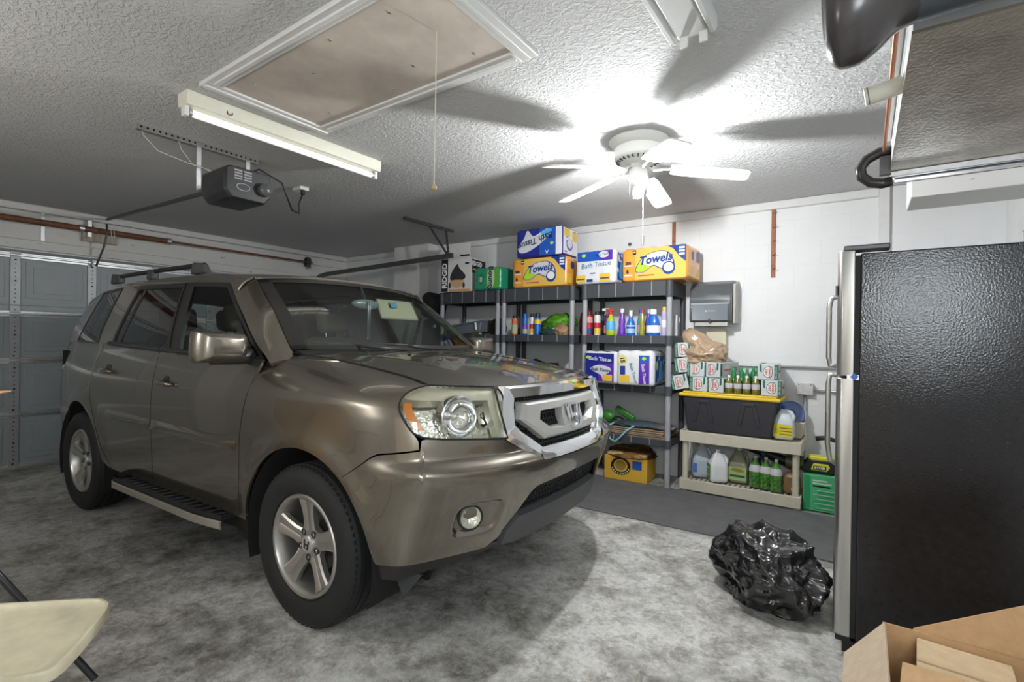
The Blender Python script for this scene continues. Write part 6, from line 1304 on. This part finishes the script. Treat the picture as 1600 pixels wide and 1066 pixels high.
bj = thing('brown_jug', 'small square brown jug at the right of the lower tier', 'jug', (-.465, 4.72, .113), (0, 0, R(8))); me = rbox_mesh(.125, .11, .165, .025, 8, lambda p: Vector((p.x * (1 - .25 * max(0, p.z - .12) / .045), p.y, p.z))); mesh_obj('jug_body', me, mat('brown_jug', (.22, .13, .05), .3, coat=.4), bj, smooth=True); MB().lathe([(.018, 0), (.018, .006), (.001, .007)], 18, Matrix.Translation((.01, -.055, .045)) @ Matrix.Rotation(R(90), 4, 'X')).build('round_seal', cream_w, bj)
o = thing('black_pipe', 'thick black plastic pipe lying behind the jugs', 'pipe', (0, 0, 0)); MB().tube([(-1.02, 4.99, .47), (-.9, 4.99, .425), (-.5, 4.97, .30)], .043, 16).build('pipe_body', black_pl, o, smooth='auto'); MB().tube([(-.52, 4.971, .306), (-.49, 4.970, .297)], .048, 16).build('pipe_end', black_pl, o, smooth='auto')
# handheld vacuum and green carton beside the bench
gc = thing('green_carton', 'bright green carton printed with text by the refrigerator', 'box', (-.235, 4.80, .008), (0, 0, R(2))); MB().box((-.15, -.12, 0), (.15, .12, .285)).build('carton_body', mat('green_card', (.08, .48, .20), .5), gc, bevel=.004)
print_on(gc, 'front', .12, rect2d(-.145, .005, -.10, .28), mat('green_card_dark', (.02, .30, .11), .5)); 
for k, (w_, m) in enumerate(((.10, mat('pale_mint')), (.13, mat('pale_mint')), (.12, blackink))): print_on(gc, 'front', .12, rect2d(-.085, .238 - k * .022, -.085 + w_, .250 - k * .022), m)
rg = random.Random(5)
for k in range(14): print_on(gc, 'front', .12, rect2d(-.085 + rg.uniform(0, .05), .165 - k * .0115, .10 + rg.uniform(0, .04), .170 - k * .0115), mat('green_card_dark') if k % 3 else mat('pale_mint'))
rv = thing('hand_vacuum', 'yellow and black hand vacuum on the green carton', 'vacuum', (-.255, 4.78, .300)); ryel = mat('tool_yellow', (.70, .72, .04), .35)
MB().prism([(-.16, .02), (-.11, .11), (.18, .115), (.20, .06), (.18, .005), (-.13, .0)], -.055, .055, Matrix(((1, 0, 0, 0), (0, 0, 1, 0), (0, 1, 0, 0), (0, 0, 0, 1)))).build('body', black_pl, rv, bevel=.015, seg=3); MB().prism([(-.09, .085), (-.10, .135), (.19, .13), (.19, .09)], -.050, .050, Matrix(((1, 0, 0, 0), (0, 0, 1, 0), (0, 1, 0, 0), (0, 0, 0, 1)))).build('top_cover', ryel, rv, bevel=.008)
MB().cyl((-.26, 0, .055), (-.13, 0, .058), .050, 18, .056).build('dust_cup', mat('smoky_olive', (.10, .12, .03), .2, coat=.5), rv, smooth='auto'); MB().prism([(-.08, .025), (-.06, .08), (.04, .08), (.055, .055), (.03, .02)], -.058, .058, Matrix(((1, 0, 0, 0), (0, 0, 1, 0), (0, 1, 0, 0), (0, 0, 0, 1)))).build('side_panel', ryel, rv, bevel=.004)
print_on(rv, 'front', .058, rect2d(-.062, .030, .028, .062), blackink, .002); text_on(rv, 'front', .058, 'RYOBI', .026, -.017, .046, whitep, .004, bold=.001)
MB().tube([(-.05, 0, .27), (.02, 0, .285), (.12, 0, .26), (.18, 0, .20), (.19, 0, .12)], [.020, .018, .016, .016, .018], 10).build('handle', black_pl, rv, smooth=True)

# ------------------------------------------------------------------ refrigerator
fr_ = thing('refrigerator', 'black refrigerator with brushed steel doors seen from its side', 'refrigerator', (0, 2.613, 0))
fblk = mat('textured_black_enamel', (.016, .016, .018), .09, bump=.11, bscale=130, var=.3, vscale=30); fst = brushed('brushed_stainless', (.58, .58, .56), .30)
MB().box((-.012, 0, .05), (.80, .83, 1.733)).build('cabinet', fblk, fr_, bevel=.006)
MB().box((-.030, .004, .06), (-.012, .826, 1.725)).build('gasket', black_rub, fr_)
def door(z0, z1, nm):
    b = MB(); b.prism([(-.095, .03), (-.088, .012), (-.075, .002), (-.030, 0), (-.030, .828), (-.075, .826), (-.095, .80)], z0, z1); return b.build(nm, fst, fr_, bevel=.004)
d0 = door(1.205, 1.748, 'freezer_door'); d1_ = door(.075, 1.195, 'fridge_door')
for dd, z0, z1 in ((d0, 1.22, 1.62), (d1_, .66, 1.17)):
    up = dd is d0; pts = [(-.098, .745, z0 + (.0 if up else 0)), (-.150, .745, z0 + .0), (-.158, .745, z0 + .05), (-.158, .745, z1 - .07), (-.148, .745, z1 - .02), (-.098, .745, z1)] if up else [(-.098, .745, z1), (-.150, .745, z1), (-.158, .745, z1 - .05), (-.158, .745, z0 + .12), (-.145, .745, z0 + .03), (-.098, .745, z0)]
    MB().tube(pts, .014, 12).build('handle', fst, dd, smooth=True)
MB().box((-.075, .01, 1.748), (.09, .09, 1.772)).build('hinge_cover', dsteel, fr_, bevel=.006); MB().box((-.055, -.004, 1.190), (-.012, .03, 1.210)).build('hinge', steel, fr_); MB().cbox((-.028, -.006, 1.203), (.022, .008, .022), (0, R(40), 0)).build('blue_tag', royal, fr_)
MB().box((-.060, .02, .0), (.78, .81, .05)).build('kick_plate', black_pl, fr_); MB().box((-.085, .004, .052), (-.012, .82, .075)).build('door_base', black_pl, fr_); MB().lathe([(.03, 0), (.03, .05)], 14, Matrix.Translation((.02, .05, 0)), cap=True).build('foot', black_pl, fr_)
MB().box((-.102, .02, 1.56), (-.095, .05, 1.60)).build('badge', dsteel, fr_)

# ------------------------------------------------------------------ floor things near the camera
trash = crumple('trash_bag', 'black plastic trash bag lying on the floor by the refrigerator', 'bag', (-.405, 2.97, .002), (.27, .21, .21), crinkle(mat('black_bag_film', (.012, .012, .014), .22, coat=.8), 7.0, .55), 41, .50, sub=6, fine=.07, freq=1.3, rot=(0, 0, R(-35)))
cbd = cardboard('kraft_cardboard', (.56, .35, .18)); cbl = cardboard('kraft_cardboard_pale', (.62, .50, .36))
cb = thing('cardboard_box', 'open brown cardboard box in front of the refrigerator', 'box', (.33, 1.675, 0))
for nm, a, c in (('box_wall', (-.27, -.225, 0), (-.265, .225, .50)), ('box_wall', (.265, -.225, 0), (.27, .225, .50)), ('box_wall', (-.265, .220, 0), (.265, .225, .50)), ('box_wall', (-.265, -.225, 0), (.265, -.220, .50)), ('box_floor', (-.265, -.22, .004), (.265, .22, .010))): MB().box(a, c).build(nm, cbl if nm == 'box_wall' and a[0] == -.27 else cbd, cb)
def flap(p, u, v, m=cbd):      # origin, edge vector, rise vector
    p, u, v = Vector(p), Vector(u), Vector(v); n = u.cross(v).normalized() * .0025; q = [p, p + u, p + u * .94 + v, p + u * .04 + v]
    MB().add([a + n for a in q] + [a - n for a in q], [(0, 1, 2, 3), (7, 6, 5, 4)] + [(i, i + 4, (i + 1) % 4 + 4, (i + 1) % 4) for i in range(4)]).build('flap', m, cb)
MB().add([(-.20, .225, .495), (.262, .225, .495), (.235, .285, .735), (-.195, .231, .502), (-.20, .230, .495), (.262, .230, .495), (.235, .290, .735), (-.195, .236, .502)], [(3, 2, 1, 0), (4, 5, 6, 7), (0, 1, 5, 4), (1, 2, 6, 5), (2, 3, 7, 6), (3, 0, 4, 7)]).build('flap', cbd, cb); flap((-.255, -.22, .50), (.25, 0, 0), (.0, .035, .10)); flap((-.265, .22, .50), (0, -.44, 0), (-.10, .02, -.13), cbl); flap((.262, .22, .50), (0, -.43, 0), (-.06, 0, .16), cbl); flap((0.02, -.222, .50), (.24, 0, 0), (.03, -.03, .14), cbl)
ib = thing('shipping_box', 'smaller tan cardboard box packed inside the open box', 'box', (.235, 1.745, .012), (0, 0, R(-4))); MB().box((-.105, -.125, 0), (.095, .135, .475)).build('carton_body', cardboard('tan_cardboard', (.66, .50, .31)), ib, bevel=.003); MB().box((-.105, -.006, .4755), (.095, .003, .4765)).build('tape_seam', mat('tape_tan', (.52, .36, .20), .35), ib)
# cream folding chair seat
sc = thing('folding_chair', 'cream plastic folding chair with dark metal legs at the left edge', 'chair', (0, 0, 0)); seatc = mat('aged_cream_plastic', (.66, .61, .44), .4, var=.14, vscale=9)
out = blob2d([(-2.46, .26), (-2.305, .392), (-2.12, .566), (-2.055, .600), (-1.99, .585), (-1.86, .500), (-1.755, .415), (-1.745, .365), (-1.80, .300), (-1.98, .17), (-2.15, .05), (-2.32, .04), (-2.44, .12)], 6); cx, cy = -2.08, .33; n = len(out); vs = []
lv = [(1.0, .425), (1.0, .448), (.985, .455), (.955, .455), (.925, .447), (.80, .441), (.40, .438), (.01, .437)]
for s, z in lv: vs += [(cx + (x - cx) * s, cy + (y - cy) * s, z) for x, y in out]
MB().add(vs, [(k * n + j, k * n + (j + 1) % n, (k + 1) * n + (j + 1) % n, (k + 1) * n + j) for k in range(len(lv) - 1) for j in range(n)] + [tuple(range(n - 1, -1, -1))]).build('seat', seatc, sc, smooth='auto', angle=40)
dkm = mat('dark_tube_steel', (.06, .062, .068), .3, .6)
for p0, p1 in (((-2.62, .372, .56), (-2.405, .668, .013)), ((-2.10, -.06, .56), (-1.90, .25, .013)), ((-2.26, .48, .424), (-2.60, .05, .013)), ((-1.83, .18, .424), (-2.12, -.18, .013))): MB().tube([p0, p1], .0125, 10).build('leg', dkm, sc, smooth='auto')
MB().tube([(-2.62, .372, .56), (-2.72, .24, .80), (-2.45, -.10, .82), (-2.20, -.20, .80), (-2.10, -.06, .56)], .0125, 10).build('back_frame', dkm, sc, smooth=True)
# cardboard carton standing at the left edge, one flap in view
lc = thing('tall_carton', 'tall cardboard carton whose flap corner pokes in at the left edge', 'box', (-3.40, .16, 0)); MB().box((-.30, -.25, 0), (.24, .20, 1.09)).build('carton_body', cbd, lc); MB().add([(.24, -.25, 1.09), (.24, .20, 1.09), (.538, .349, 1.100), (.46, -.20, .98), (.24, -.25, 1.094), (.24, .20, 1.094), (.538, .349, 1.104), (.46, -.20, .984)], [(3, 2, 1, 0), (4, 5, 6, 7), (0, 1, 5, 4), (1, 2, 6, 5), (2, 3, 7, 6), (3, 0, 4, 7)]).build('flap', cbd, lc)
